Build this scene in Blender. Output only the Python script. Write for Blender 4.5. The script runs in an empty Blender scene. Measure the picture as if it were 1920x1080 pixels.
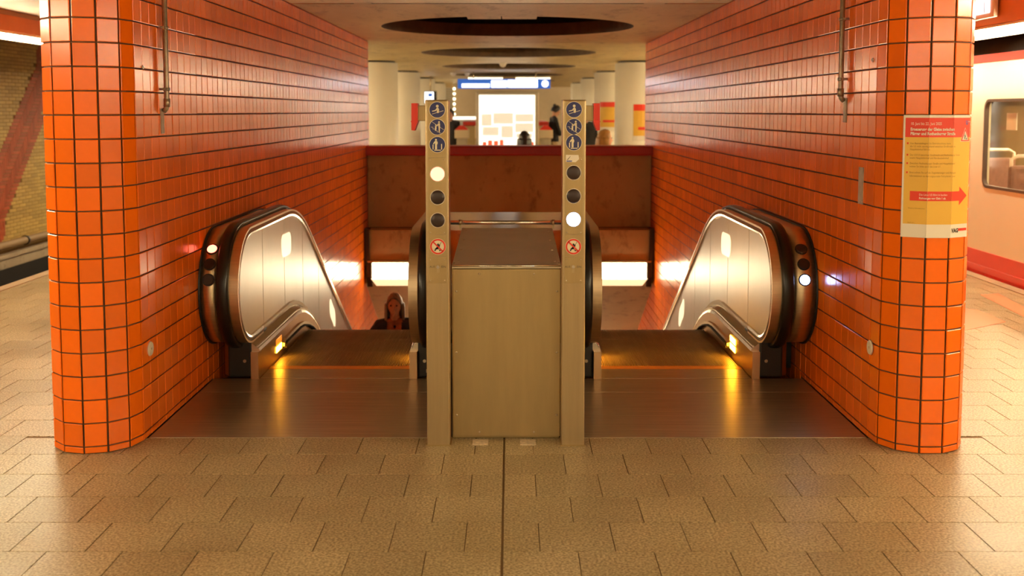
import bpy, bmesh, math, random
from mathutils import Vector, Matrix
random.seed(7)
PI = math.pi
R = math.radians
SC = bpy.context.scene
COL = SC.collection

# ------------------------------------------------------------------ camera
F_PX, TILT, VP_X, VP_Y, CAM_X, CAM_H = 2000.0, R(4.5), 957.0, 208.0, 0.03, 1.6
CY_PX = VP_Y + F_PX*math.tan(TILT)
cd = bpy.data.cameras.new('camera'); cam = bpy.data.objects.new('camera', cd); COL.objects.link(cam)
cd.sensor_width = 36.0; cd.lens = 36.0*F_PX/1920
cd.shift_x = (960-VP_X)/1920.0
cd.shift_y = -(540-CY_PX)/1920.0
cam.location = (CAM_X, 0, CAM_H); cam.rotation_euler = (PI/2-TILT, 0, 0)
cd.dof.use_dof = True; cd.dof.focus_distance = 5.4; cd.dof.aperture_fstop = 2.8
cd.clip_start = .05; cd.clip_end = 200
SC.camera = cam

# ------------------------------------------------------------------ world, exposure
w = bpy.data.worlds.new('world'); SC.world = w; w.use_nodes = True
w.node_tree.nodes['Background'].inputs[0].default_value = (1.0, .72, .42, 1)
w.node_tree.nodes['Background'].inputs[1].default_value = .55
SC.view_settings.view_transform = 'Standard'; SC.view_settings.look = 'None'
SC.view_settings.gamma = 1.0; SC.view_settings.use_curve_mapping = False
SC.view_settings.exposure = 0.26
STRIP = 120.0          # platform edge tubes
FITTING = 19.0        # covered fittings on the platform ceiling
SHAFT = 13.0          # fitting in the escalator shaft

# ------------------------------------------------------------------ materials
M = {}
def mat(name, base, rough=.5, metal=0.0, var=0.0, vscale=8.0, stretch=(1,1,1), bump=0.0, bscale=40.0,
        emit=None, estr=0.0, rand=0.0, coat=0.0, base2=None, spec=None, alpha=None, trans=0.0, detail=4.0):
    m = bpy.data.materials.new(name); m.use_nodes = True
    nt = m.node_tree; N = nt.nodes; L = nt.links; b = N['Principled BSDF']
    b.inputs['Base Color'].default_value = (*base, 1); b.inputs['Roughness'].default_value = rough
    b.inputs['Metallic'].default_value = metal
    if spec is not None: b.inputs['Specular IOR Level'].default_value = spec
    if coat: b.inputs['Coat Weight'].default_value = coat; b.inputs['Coat Roughness'].default_value = .12
    if trans: b.inputs['Transmission Weight'].default_value = trans
    if emit: b.inputs['Emission Color'].default_value = (*emit, 1); b.inputs['Emission Strength'].default_value = estr
    src = None
    if var or bump:
        tc = N.new('ShaderNodeTexCoord'); mp = N.new('ShaderNodeMapping'); mp.inputs['Scale'].default_value = stretch
        L.new(tc.outputs['Object'], mp.inputs['Vector'])
    if var:
        n = N.new('ShaderNodeTexNoise'); n.inputs['Scale'].default_value = vscale; n.inputs['Detail'].default_value = detail
        n.inputs['Roughness'].default_value = .65
        L.new(mp.outputs[0], n.inputs['Vector'])
        rmp = N.new('ShaderNodeValToRGB'); rmp.color_ramp.elements[0].position = .3; rmp.color_ramp.elements[1].position = .7
        lo = base2 if base2 else tuple(c*(1-var) for c in base)
        hi = base if base2 else tuple(min(1, c*(1+var)) for c in base)
        rmp.color_ramp.elements[0].color = (*lo, 1); rmp.color_ramp.elements[1].color = (*hi, 1)
        L.new(n.outputs['Fac'], rmp.inputs['Fac']); src = rmp.outputs['Color']
    if rand:
        oi = N.new('ShaderNodeObjectInfo'); ge = N.new('ShaderNodeNewGeometry')
        ad = N.new('ShaderNodeMath'); ad.operation = 'ADD'
        L.new(oi.outputs['Random'], ad.inputs[0]); L.new(ge.outputs['Random Per Island'], ad.inputs[1])
        fr = N.new('ShaderNodeMath'); fr.operation = 'FRACT'; L.new(ad.outputs[0], fr.inputs[0])
        mr = N.new('ShaderNodeMapRange'); mr.inputs['To Min'].default_value = 1-rand; mr.inputs['To Max'].default_value = 1+rand
        L.new(fr.outputs[0], mr.inputs['Value'])
        hs = N.new('ShaderNodeHueSaturation'); L.new(mr.outputs[0], hs.inputs['Value'])
        if src: L.new(src, hs.inputs['Color'])
        else: hs.inputs['Color'].default_value = (*base, 1)
        src = hs.outputs['Color']
    if src: L.new(src, b.inputs['Base Color'])
    if bump:
        n2 = N.new('ShaderNodeTexNoise'); n2.inputs['Scale'].default_value = bscale; n2.inputs['Detail'].default_value = 3
        L.new(mp.outputs[0], n2.inputs['Vector'])
        bp = N.new('ShaderNodeBump'); bp.inputs['Strength'].default_value = bump; bp.inputs['Distance'].default_value = .01
        L.new(n2.outputs['Fac'], bp.inputs['Height']); L.new(bp.outputs[0], b.inputs['Normal'])
    M[name] = m; return m

mat('tile', (.92, .165, .003), .2, rand=.10, var=.06, vscale=5, bump=.05, bscale=7, spec=.5)
mat('grout', (.11, .05, .018), .85, var=.25, vscale=12)
def floor_mat():
    m = mat('floor_stone', (.40, .27, .14), .42, rand=.10)
    nt = m.node_tree; N = nt.nodes; L = nt.links; b = N['Principled BSDF']
    tc = N.new('ShaderNodeTexCoord'); ge = N.new('ShaderNodeNewGeometry')
    n = N.new('ShaderNodeTexNoise'); n.inputs['Scale'].default_value = 105; n.inputs['Detail'].default_value = 2
    n2 = N.new('ShaderNodeTexNoise'); n2.inputs['Scale'].default_value = 2.2; n2.inputs['Detail'].default_value = 4
    L.new(ge.outputs['Position'], n.inputs['Vector']); L.new(ge.outputs['Position'], n2.inputs['Vector'])
    r = N.new('ShaderNodeValToRGB'); r.color_ramp.elements[0].position = .36; r.color_ramp.elements[1].position = .66
    r.color_ramp.elements[0].color = (.185, .135, .062, 1); r.color_ramp.elements[1].color = (.52, .42, .245, 1)
    L.new(n.outputs['Fac'], r.inputs['Fac'])
    r2 = N.new('ShaderNodeValToRGB'); r2.color_ramp.elements[0].position = .3; r2.color_ramp.elements[1].position = .7
    r2.color_ramp.elements[0].color = (.82, .80, .76, 1); r2.color_ramp.elements[1].color = (1.06, 1.06, 1.06, 1)
    L.new(n2.outputs['Fac'], r2.inputs['Fac'])
    mx = N.new('ShaderNodeMix'); mx.data_type = 'RGBA'; mx.blend_type = 'MULTIPLY'; mx.inputs[0].default_value = 1
    L.new(r.outputs[0], mx.inputs[6]); L.new(r2.outputs[0], mx.inputs[7])
    hs = [x for x in N if x.type == 'HUE_SAT'][0]
    L.new(mx.outputs[2], hs.inputs['Color'])
    mr = N.new('ShaderNodeMapRange'); mr.inputs['To Min'].default_value = .24; mr.inputs['To Max'].default_value = .46
    L.new(n2.outputs['Fac'], mr.inputs['Value']); L.new(mr.outputs[0], b.inputs['Roughness'])
    bp = N.new('ShaderNodeBump'); bp.inputs['Strength'].default_value = .12; bp.inputs['Distance'].default_value = .002
    L.new(n.outputs['Fac'], bp.inputs['Height']); L.new(bp.outputs[0], b.inputs['Normal'])
floor_mat()
mat('inlay_pale', (.62, .50, .34), .5, var=.3, vscale=60)
mat('floor_joint', (.17, .11, .05), .9)
def concrete(name, a, b2, sc=(1,1,1), rough=.75, spots=True):
    m = mat(name, a, rough, var=.3, base2=b2, vscale=1.6, stretch=sc, bump=.25, bscale=14, detail=9)
    nt = m.node_tree; N = nt.nodes; L = nt.links; b = N['Principled BSDF']
    rm = [x for x in N if x.type == 'VALTORGB'][0]; mp = [x for x in N if x.type == 'MAPPING'][0]
    # shuttering-board lines and stains
    wv = N.new('ShaderNodeTexNoise'); wv.inputs['Scale'].default_value = 5; wv.inputs['Detail'].default_value = 6; wv.inputs['Roughness'].default_value=.75
    L.new(mp.outputs[0], wv.inputs['Vector'])
    r = N.new('ShaderNodeValToRGB'); r.color_ramp.elements[0].position = .30; r.color_ramp.elements[1].position = .46
    r.color_ramp.elements[0].color = (.42, .36, .30, 1); r.color_ramp.elements[1].color = (1, 1, 1, 1)
    L.new(wv.outputs['Fac'], r.inputs['Fac'])
    mx = N.new('ShaderNodeMix'); mx.data_type = 'RGBA'; mx.blend_type = 'MULTIPLY'; mx.inputs[0].default_value = .8
    L.new(rm.outputs[0], mx.inputs[6]); L.new(r.outputs[0], mx.inputs[7]); L.new(mx.outputs[2], b.inputs['Base Color'])
concrete('concrete_ceiling', (.74, .60, .30), (.56, .43, .19), (1, .35, 1), .5)
concrete('concrete_shaft', (.56, .43, .20), (.43, .31, .13), (1, 1, .6), .7)
concrete('concrete_plain', (.42, .33, .22), (.33, .25, .16))
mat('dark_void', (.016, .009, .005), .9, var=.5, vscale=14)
mat('recess_brown', (.10, .055, .022), .8, var=.3, vscale=6)
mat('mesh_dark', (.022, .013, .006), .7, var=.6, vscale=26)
mat('column_paint', (.88, .82, .68), .38, var=.04, vscale=1.2, bump=.03, bscale=3)
mat('steel', (.50, .385, .22), .34, 1.0, var=.07, vscale=3, stretch=(12, 12, .6), bump=.02, bscale=60)
mat('steel_flat', (.45, .335, .165), .42, 1.0, var=.06, vscale=2.5, stretch=(6, 6, .8))
mat('steel_polished', (.70, .62, .50), .27, 1.0, var=.05, vscale=4)
mat('lid_steel', (.86, .77, .63), .30, 1.0, var=.06, vscale=3)
mat('steel_brushed_curve', (.76, .61, .41), .40, 1.0, var=.08, vscale=6, stretch=(.5, 20, 20))
mat('panel_satin', (.88, .84, .76), .33, .05, var=.04, vscale=2.5)
mat('rim_chrome', (.80, .76, .68), .18, .9)
mat('skirt_metal', (.70, .47, .27), .28, .95, var=.05, vscale=5)  # copper tint carries the orange light reflected from tiles and lamps
mat('plate_metal', (.40, .32, .21), .30, .60, var=.28, vscale=3.0, stretch=(.6, 26, 1), bump=.12, bscale=9)
mat('step_metal', (.40, .31, .20), .4, .7, var=.2, vscale=3)
mat('comb_yellow', (.75, .30, .05), .45, .3)
mat('rubber', (.010, .008, .007), .28, var=.3, vscale=6)
mat('black_plastic', (.014, .011, .009), .45)
mat('brush_black', (.02, .015, .01), .7)
mat('red_paint', (.42, .02, .008), .35, var=.12, vscale=4)
mat('red_box', (.65, .03, .012), .35)
mat('blue_sign', (.022, .028, .13), .4)
mat('cream_print', (.80, .72, .52), .5)
mat('red_print', (.75, .035, .012), .45)
mat('black_print', (.02, .017, .015), .5)
mat('paper_yellow', (.78, .46, .055), .45, var=.03, vscale=3)
mat('paper_red', (.74, .035, .008), .45)
mat('paper_white', (.80, .74, .62), .45)
mat('paper_text', (.36, .17, .02), .6)
mat('paper_blue', (.05, .08, .35), .5)
mat('lens_dark', (.028, .012, .008), .35)
mat('lens_red', (.30, .02, .01), .3, emit=(1, .14, .085), estr=6)
mat('lens_blue', (.3, .4, .6), .3, emit=(.42, .55, 1.0), estr=14)
mat('lamp_amber', (.6, .3, .02), .3, emit=(1, .42, .02), estr=48)
mat('lamp_amber_dim', (.7, .28, .05), .3, emit=(1, .30, .02), estr=.7)
mat('spot_pane', (.9, .85, .7), .3, emit=(1, .80, .50), estr=.95)
mat('tube', (1, 1, 1), .4, emit=(1, .80, .50), estr=STRIP)
mat('shaft_diffuser', (1, .95, .85), .4, emit=(1, .82, .52), estr=SHAFT)
mat('shaft_underside_glow', (.8, .7, .55), .35, emit=(1, .70, .38), estr=1.1)  # lamp light on the lower reflector, put in as its own glow
mat('fascia_orange', (.56, .22, .07), .55, var=.10, vscale=1.5)
mat('fascia_trim', (.30, .20, .10), .5)
mat('ceiling_brown', (.22, .125, .05), .6, var=.2, vscale=2)
mat('brick_yellow', (.46, .31, .085), .5, rand=.16, var=.12, vscale=9)
mat('brick_red', (.36, .065, .018), .5, rand=.22, var=.12, vscale=9)
mat('mortar', (.17, .10, .032), .9)
mat('track_dark', (.012, .009, .007), .95)
mat('kerb', (.34, .24, .14), .7, var=.15, vscale=3)
mat('train_cream', (.70, .71, .55), .25, var=.03, vscale=1, coat=.3)
mat('train_red', (.60, .02, .008), .3, coat=.3)
mat('train_black', (.008, .006, .005), .5)
mat('train_inside', (.78, .68, .54), .5)
mat('seat_fabric', (.22, .10, .07), .8, var=.3, vscale=30)
mat('window_frame', (.05, .03, .018), .5)
mat('galvanised', (.40, .34, .25), .45, .8, var=.3, vscale=14)
mat('white_plastic', (.74, .68, .56), .45)
mat('screw', (.62, .52, .38), .3, 1.0)
mat('ad_glow', (1, 1, 1), .4, emit=(1, .93, .78), estr=1.25)
mat('ad_print', (.8, .78, .7), .5, emit=(1, .90, .70), estr=.42)
mat('ad_red', (.8, .1, .05), .5, emit=(1, .15, .06), estr=.6)
mat('sign_blue', (.02, .10, .5), .4, emit=(.03, .15, .60), estr=.45)
mat('sign_white', (1, 1, 1), .4, emit=(.88, .94, 1.0), estr=2.2)
mat('frame_grey', (.45, .38, .27), .45, .3)
mat('floor_pink', (.72, .22, .10), .5)
mat('skin', (.62, .32, .19), .5)
mat('hair_dark', (.02, .012, .008), .45, var=.4, vscale=30, stretch=(1,1,.15))
mat('hair_blonde', (.42, .23, .06), .4, var=.3, vscale=40, stretch=(1,1,.12))
mat('hair_grey', (.30, .24, .18), .5, var=.3, vscale=40, stretch=(1,1,.12))
mat('cloth_navy', (.035, .036, .055), .8, var=.3, vscale=20)
mat('cloth_black', (.010, .008, .008), .8, var=.3, vscale=20)
mat('cloth_charcoal', (.03, .024, .02), .8, var=.3, vscale=20)
mat('cloth_beige', (.40, .28, .16), .8, var=.15, vscale=20)
mat('cloth_rust', (.40, .13, .05), .8, var=.2, vscale=20)
mat('cloth_floral', (.70, .58, .48), .8, var=.5, vscale=34, base2=(.40, .16, .10))
mat('shoe', (.03, .022, .018), .5)
mat('eye', (.02, .015, .012), .2)
mat('phone', (.015, .015, .018), .2)
mat('wood', (.30, .16, .06), .5, var=.2, vscale=6, stretch=(1, 12, 12))
mat('beige_cabinet', (.62, .50, .32), .45)
mat('shutter', (.30, .26, .20), .5, .4)
mat('bulb', (1, .9, .7), .4, emit=(1, .85, .55), estr=6)
mat('grey_wall', (.36, .34, .32), .6)
mat('back_wall', (.46, .36, .23), .6, var=.1, vscale=1)
def glass():
    m = mat('glass', (.9, .9, .85), .05)
    nt = m.node_tree; N = nt.nodes; L = nt.links
    t = N.new('ShaderNodeBsdfTransparent'); t.inputs[0].default_value = (.92, .88, .80, 1)
    g = N.new('ShaderNodeBsdfGlossy'); g.inputs['Roughness'].default_value = .06
    mx = N.new('ShaderNodeMixShader'); mx.inputs[0].default_value = .16
    L.new(t.outputs[0], mx.inputs[1]); L.new(g.outputs[0], mx.inputs[2])
    L.new(mx.outputs[0], N['Material Output'].inputs['Surface'])
glass()

# ------------------------------------------------------------------ mesh helpers
class MB:
    def __init__(s): s.v = []; s.f = []; s.m = []; s.sm = []
    def add(s, vs, fs, mi=0, smooth=False):
        o = len(s.v); s.v += [tuple(p) for p in vs]
        for f in fs: s.f.append(tuple(i+o for i in f)); s.m.append(mi); s.sm.append(smooth)
        return s
    def box(s, x0, x1, y0, y1, z0, z1, mi=0, ch=0.0):
        if x0 > x1: x0, x1 = x1, x0
        if ch <= 0:
            v = [(x0,y0,z0),(x1,y0,z0),(x1,y1,z0),(x0,y1,z0),(x0,y0,z1),(x1,y0,z1),(x1,y1,z1),(x0,y1,z1)]
            return s.add(v, [(0,3,2,1),(4,5,6,7),(0,1,5,4),(1,2,6,5),(2,3,7,6),(3,0,4,7)], mi)
        b = bmesh.new(); bmesh.ops.create_cube(b, size=1)
        for q in b.verts: q.co = Vector(((x0+x1)/2+q.co.x*(x1-x0), (y0+y1)/2+q.co.y*(y1-y0), (z0+z1)/2+q.co.z*(z1-z0)))
        bmesh.ops.bevel(b, geom=list(b.edges), offset=ch, segments=2, affect='EDGES', profile=.6)
        b.verts.index_update(); s.add([q.co for q in b.verts], [[q.index for q in f.verts] for f in b.faces], mi); b.free(); return s
    def cyl(s, p0, p1, r0, r1=None, n=16, mi=0, caps=True, smooth=True):
        r1 = r0 if r1 is None else r1
        p0 = Vector(p0); p1 = Vector(p1); d = (p1-p0).normalized()
        a = d.orthogonal().normalized(); b = d.cross(a)
        vs = []
        for p, r in ((p0, r0), (p1, r1)):
            for i in range(n):
                t = 2*PI*i/n; vs.append(p+a*math.cos(t)*r+b*math.sin(t)*r)
        s.add(vs, [(i, (i+1) % n, n+(i+1) % n, n+i) for i in range(n)], mi, smooth)
        if caps: s.add(vs, [tuple(range(n-1, -1, -1)), tuple(range(n, 2*n))], mi)
        return s
    def tube(s, pts, r, n=10, mi=0):
        pts = [Vector(p) for p in pts]; vs = []; prev = None
        for i, p in enumerate(pts):
            d = (pts[min(i+1, len(pts)-1)]-pts[max(i-1, 0)]).normalized()
            a = d.orthogonal().normalized() if prev is None else (prev-d*prev.dot(d)).normalized()
            prev = a; b = d.cross(a)
            for k in range(n): t = 2*PI*k/n; vs.append(p+a*math.cos(t)*r+b*math.sin(t)*r)
        fs = [(i*n+k, i*n+(k+1) % n, (i+1)*n+(k+1) % n, (i+1)*n+k) for i in range(len(pts)-1) for k in range(n)]
        s.add(vs, fs, mi, True); s.add(vs, [tuple(range(n-1, -1, -1)), tuple(range((len(pts)-1)*n, len(pts)*n))], mi); return s
    def sweep(s, prof, path, mi=0, smooth=True, cap=True):
        """prof [(X, normal offset)], path [(y, z, ny, nz)]"""
        n = len(prof); vs = []
        for (y, z, ny, nz) in path:
            for (x, o) in prof: vs.append((x, y+ny*o, z+nz*o))
        fs = [(i*n+k, i*n+(k+1) % n, (i+1)*n+(k+1) % n, (i+1)*n+k) for i in range(len(path)-1) for k in range(n)]
        s.add(vs, fs, mi, smooth)
        if cap: s.add(vs, [tuple(range(n-1, -1, -1)), tuple(range((len(path)-1)*n, len(path)*n))], mi)
        return s
    def slab(s, x0, x1, cols, mi=0, smooth=False):
        """prism between planes x0,x1 whose outline is given by columns (y, zlow, zhigh)"""
        vs = []
        for (y, zl, zh) in cols: vs += [(x0, y, zl), (x0, y, zh), (x1, y, zl), (x1, y, zh)]
        fs = []
        for i in range(len(cols)-1):
            a = i*4; b = a+4
            fs += [(a, b, b+1, a+1), (a+2, a+3, b+3, b+2)]
        s.add(vs, fs, mi, False)
        s.add(vs, [f for i in range(len(cols)-1) for f in ((i*4+1, i*4+5, i*4+7, i*4+3), (i*4, i*4+2, i*4+6, i*4+4))], mi, smooth)
        e = (len(cols)-1)*4
        s.add(vs, [(0, 1, 3, 2), (e, e+2, e+3, e+1)], mi); return s
    def disc(s, c, n, r, th=.002, seg=24, mi=0):
        c = Vector(c); n = Vector(n).normalized(); return s.cyl(c, c+n*th, r, n=seg, mi=mi, smooth=False)
    def sphere(s, c, r, n=12, m=8, mi=0, sc=(1,1,1), fn=None):
        vs = []; c = Vector(c)
        for i in range(m+1):
            t = PI*i/m
            for k in range(n):
                a = 2*PI*k/n; p = Vector((math.sin(t)*math.cos(a)*sc[0], math.sin(t)*math.sin(a)*sc[1], math.cos(t)*sc[2]))*r
                if fn: p = fn(p)
                vs.append(c+p)
        s.add(vs, [(i*n+k, (i+1)*n+k, (i+1)*n+(k+1) % n, i*n+(k+1) % n) for i in range(m) for k in range(n)], mi, True); return s
    def poly(s, pts, th, axis='y', mi=0):
        """pts 3D loop, extruded by th along an axis vector"""
        a = {'x': Vector((th,0,0)), 'y': Vector((0,th,0)), 'z': Vector((0,0,th))}[axis]
        n = len(pts); vs = [Vector(p) for p in pts]+[Vector(p)+a for p in pts]
        s.add(vs, [tuple(range(n)), tuple(range(2*n-1, n-1, -1))]+[(i, n+i, n+(i+1) % n, (i+1) % n) for i in range(n)], mi); return s
    def mesh(s, name, mats, normals=True):
        me = bpy.data.meshes.new(name); me.from_pydata(s.v, [], s.f)
        for k in (mats if isinstance(mats, (list, tuple)) else [mats]): me.materials.append(M[k])
        me.polygons.foreach_set('material_index', s.m); me.polygons.foreach_set('use_smooth', s.sm)
        if normals:
            b = bmesh.new(); b.from_mesh(me); bmesh.ops.remove_doubles(b, verts=b.verts, dist=1e-6) if len(s.v) < 20000 else None
            bmesh.ops.recalc_face_normals(b, faces=b.faces); b.to_mesh(me); b.free()
        me.update(); return me
    def build(s, name, mats, parent=None, label=None, cat=None, group=None, kind=None, normals=True):
        o = bpy.data.objects.new(name, s.mesh(name, mats, normals)); COL.objects.link(o)
        if parent: attach(o, parent)
        return tag(o, label, cat, group, kind)
def attach(o, p):
    o.parent = p; o.matrix_parent_inverse = Matrix.Translation(p.location).inverted() if p.rotation_euler.z == 0 else (Matrix.Translation(p.location) @ p.rotation_euler.to_matrix().to_4x4()).inverted()
def tag(o, label=None, cat=None, group=None, kind=None):
    for k, v in (('label', label), ('category', cat), ('group', group), ('kind', kind)):
        if v: o[k] = v
    return o
def empty(name, loc, label, cat, group=None):
    o = bpy.data.objects.new(name, None); COL.objects.link(o); o.location = loc; o.empty_display_size = .1
    return tag(o, label, cat, group)
def inst(mesh, name, matrix, parent, kind=None):
    o = bpy.data.objects.new(name, mesh); COL.objects.link(o); o.matrix_world = matrix
    if parent: attach(o, parent)
    if kind: o['kind'] = kind
    return o
def copy_tree(o, dx, label=None, parent=None):
    c = o.copy(); COL.objects.link(c)
    if parent is None: c.location = o.location+Vector(dx)
    else: c.parent = parent; c.matrix_parent_inverse = o.matrix_parent_inverse.copy()
    if label: c['label'] = label
    for ch in list(o.children): copy_tree(ch, dx, None, c)
    return c
_txt = {}
def text_geo(body, size, bold=0.0, align='LEFT'):
    """2D text triangles as (verts, faces) in the XY plane, baseline at 0"""
    cu = bpy.data.curves.new('txt', 'FONT'); cu.body = body; cu.size = size; cu.align_x = align; cu.offset = bold; cu.resolution_u = 2
    o = bpy.data.objects.new('txt', cu); COL.objects.link(o)
    dg = bpy.context.evaluated_depsgraph_get(); me = o.evaluated_get(dg).to_mesh()
    v = [tuple(p.co) for p in me.vertices]; f = [tuple(p.vertices) for p in me.polygons]
    o.evaluated_get(dg).to_mesh_clear(); bpy.data.objects.remove(o); bpy.data.curves.remove(cu)
    return v, f
def at(x, y, Y):
    """point at depth Y on the sight line of photo pixel (x, y)"""
    a = (x-VP_X)/F_PX; b = (y-CY_PX)/F_PX
    d = Vector((a, math.cos(TILT)-b*math.sin(TILT), -math.sin(TILT)-b*math.cos(TILT)))
    return Vector((CAM_X, 0, CAM_H))+d*(Y/d.y)

# ------------------------------------------------------------------ main dimensions
CEIL = 2.47
XL, XR = -1.75, 1.784            # tiled faces beside the escalators
NR = .211                        # radius of the rounded wall ends
NY = 5.08
P = .1105; JT = .0065            # tile pitch and joint
Z0 = .034
Y_DECK, Y_PLATE, Y_COMB = 5.13, 5.98, 6.62
X_EDGE = 4.62
Y_PAR = 13.15
XS_OUT, XS_IN = 1.475, .573      # skirt planes
T30 = math.tan(R(30))
def base(y):
    if y < 7.42: return 0.0
    if y < 8.22: return -T30*(y-7.42)**2/1.6
    return -T30*(y-7.82)

# ------------------------------------------------------------------ floor
fb = MB()
for (x0, x1, y0, y1) in ((-X_EDGE, X_EDGE, -9, Y_DECK), (-X_EDGE, XL-.2, Y_DECK, Y_PAR), (XR+.2, X_EDGE, Y_DECK, Y_PAR), (-X_EDGE, X_EDGE, Y_PAR, 40)):
    fb.box(x0, x1, y0, y1, -.30, -.004)
floor = fb.build('floor', 'floor_joint', kind='structure')
FT = .2765
def tile_mesh(w, d, h, ch, mname, name):
    b = MB(); a = ch
    v = [(0,0,-h),(w,0,-h),(w,d,-h),(0,d,-h),(0,0,-a),(w,0,-a),(w,d,-a),(0,d,-a),(a,a,0),(w-a,a,0),(w-a,d-a,0),(a,d-a,0)]
    b.add(v, [(8,9,10,11)]+[(i, (i+1)%4, 4+(i+1)%4, 4+i) for i in range(4)]+[(4+i, 4+(i+1)%4, 8+(i+1)%4, 8+i) for i in range(4)])
    return b.mesh(name, mname, False)
fm_cache = {}
def ftile(w, d):
    k = (round(w, 3), round(d, 3))
    if k not in fm_cache: fm_cache[k] = tile_mesh(k[0], k[1], .0038, .0012, 'floor_stone', 'floor_tile')
    return fm_cache[k]
cand = []
ROW0 = 4.878
for r in range(-20, 60):
    y1 = ROW0+FT*(r+1); y0 = ROW0+FT*r
    off = 0 if r % 2 else FT/2
    if -1 <= r < 0: pass
    for c in range(-18, 19):
        x0 = c*FT+off; x1 = x0+FT
        cuts = [(x0, x1)]
        if x0 < -.001 and x1 > .001: cuts = [(x0, 0), (0, x1)]
        for (a, b) in cuts:
            j = .0016; ja = .005 if abs(a) < .001 else j; jb = .005 if abs(b) < .001 else j
            a2, b2 = max(a, -X_EDGE+.12)+ja, min(b, X_EDGE-.12)-jb
            if b2-a2 < .03: continue
            segs = [(a2, b2, y0+j, y1-j)]
            if y1 > Y_DECK and y0 < Y_PAR:
                lo, hi = XL-2*NR+.01, XR+2*NR-.01
                if y0 < Y_DECK:
                    segs = [(a2, b2, y0+j, Y_DECK-.003)] if (a2 > lo-.2 and b2 < hi+.2) else segs
                elif a2 > lo and b2 < hi: continue
                elif a2 < lo < b2: segs = [(a2, lo, y0+j, y1-j)]
                elif a2 < hi < b2: segs = [(hi, b2, y0+j, y1-j)]
            cand += [q for q in segs if q[1]-q[0] > .02 and q[3]-q[2] > .02]
def fkey(q):
    y = max(q[2], .5); x = (q[0]+q[1])/2
    u = abs(x-CAM_X)/y; vis = u < .50 and q[3] > 3.45
    return (0 if vis else 1, y*y/((q[1]-q[0])*(q[3]-q[2])))
cand.sort(key=fkey)
rest = MB()
for i, (a, b, c, d) in enumerate(cand):
    w_, d_ = b-a, d-c
    if i < 290:
        inst(ftile(w_, d_), 'floor_tile', Matrix.Translation((a, c, random.uniform(-.0005, .0003))), floor)
    else:
        rest.add([(a,c,-.004),(b,c,-.004),(b,d,-.004),(a,d,-.004),(a,c,0),(b,c,0),(b,d,0),(a,d,0)], [(4,5,6,7),(0,1,5,4),(1,2,6,5),(2,3,7,6),(3,0,4,7)])
rest.build('tile_field', 'floor_stone', floor, kind='stuff', normals=False)
for s, n in ((-1, 'trim_1'), (1, 'trim_2')):
    MB().box(s*(X_EDGE-.115), s*X_EDGE, -9, 40, -.004, .004).box(s*(X_EDGE-.02), s*(X_EDGE+.02), -9, 40, -.32, -.02).build(n, 'kerb', kind='structure')
# two pale inlay stones in front of the cabinet
for x in (-.115, .115):
    MB().box(x-.038, x+.038, 5.012, 5.100, -.003, .0022, ch=.001).build('inlay_stone', 'inlay_pale', floor)
# track troughs
for s, n in ((-1, 'floor_track_left'), (1, 'floor_track_right')):
    MB().box(s*X_EDGE, s*8.2, -9, 40, -1.35, -1.2).box(s*(X_EDGE-.02), s*(X_EDGE+.0), -9, 40, -1.3, -.30).build(n, 'track_dark', kind='structure')

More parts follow.
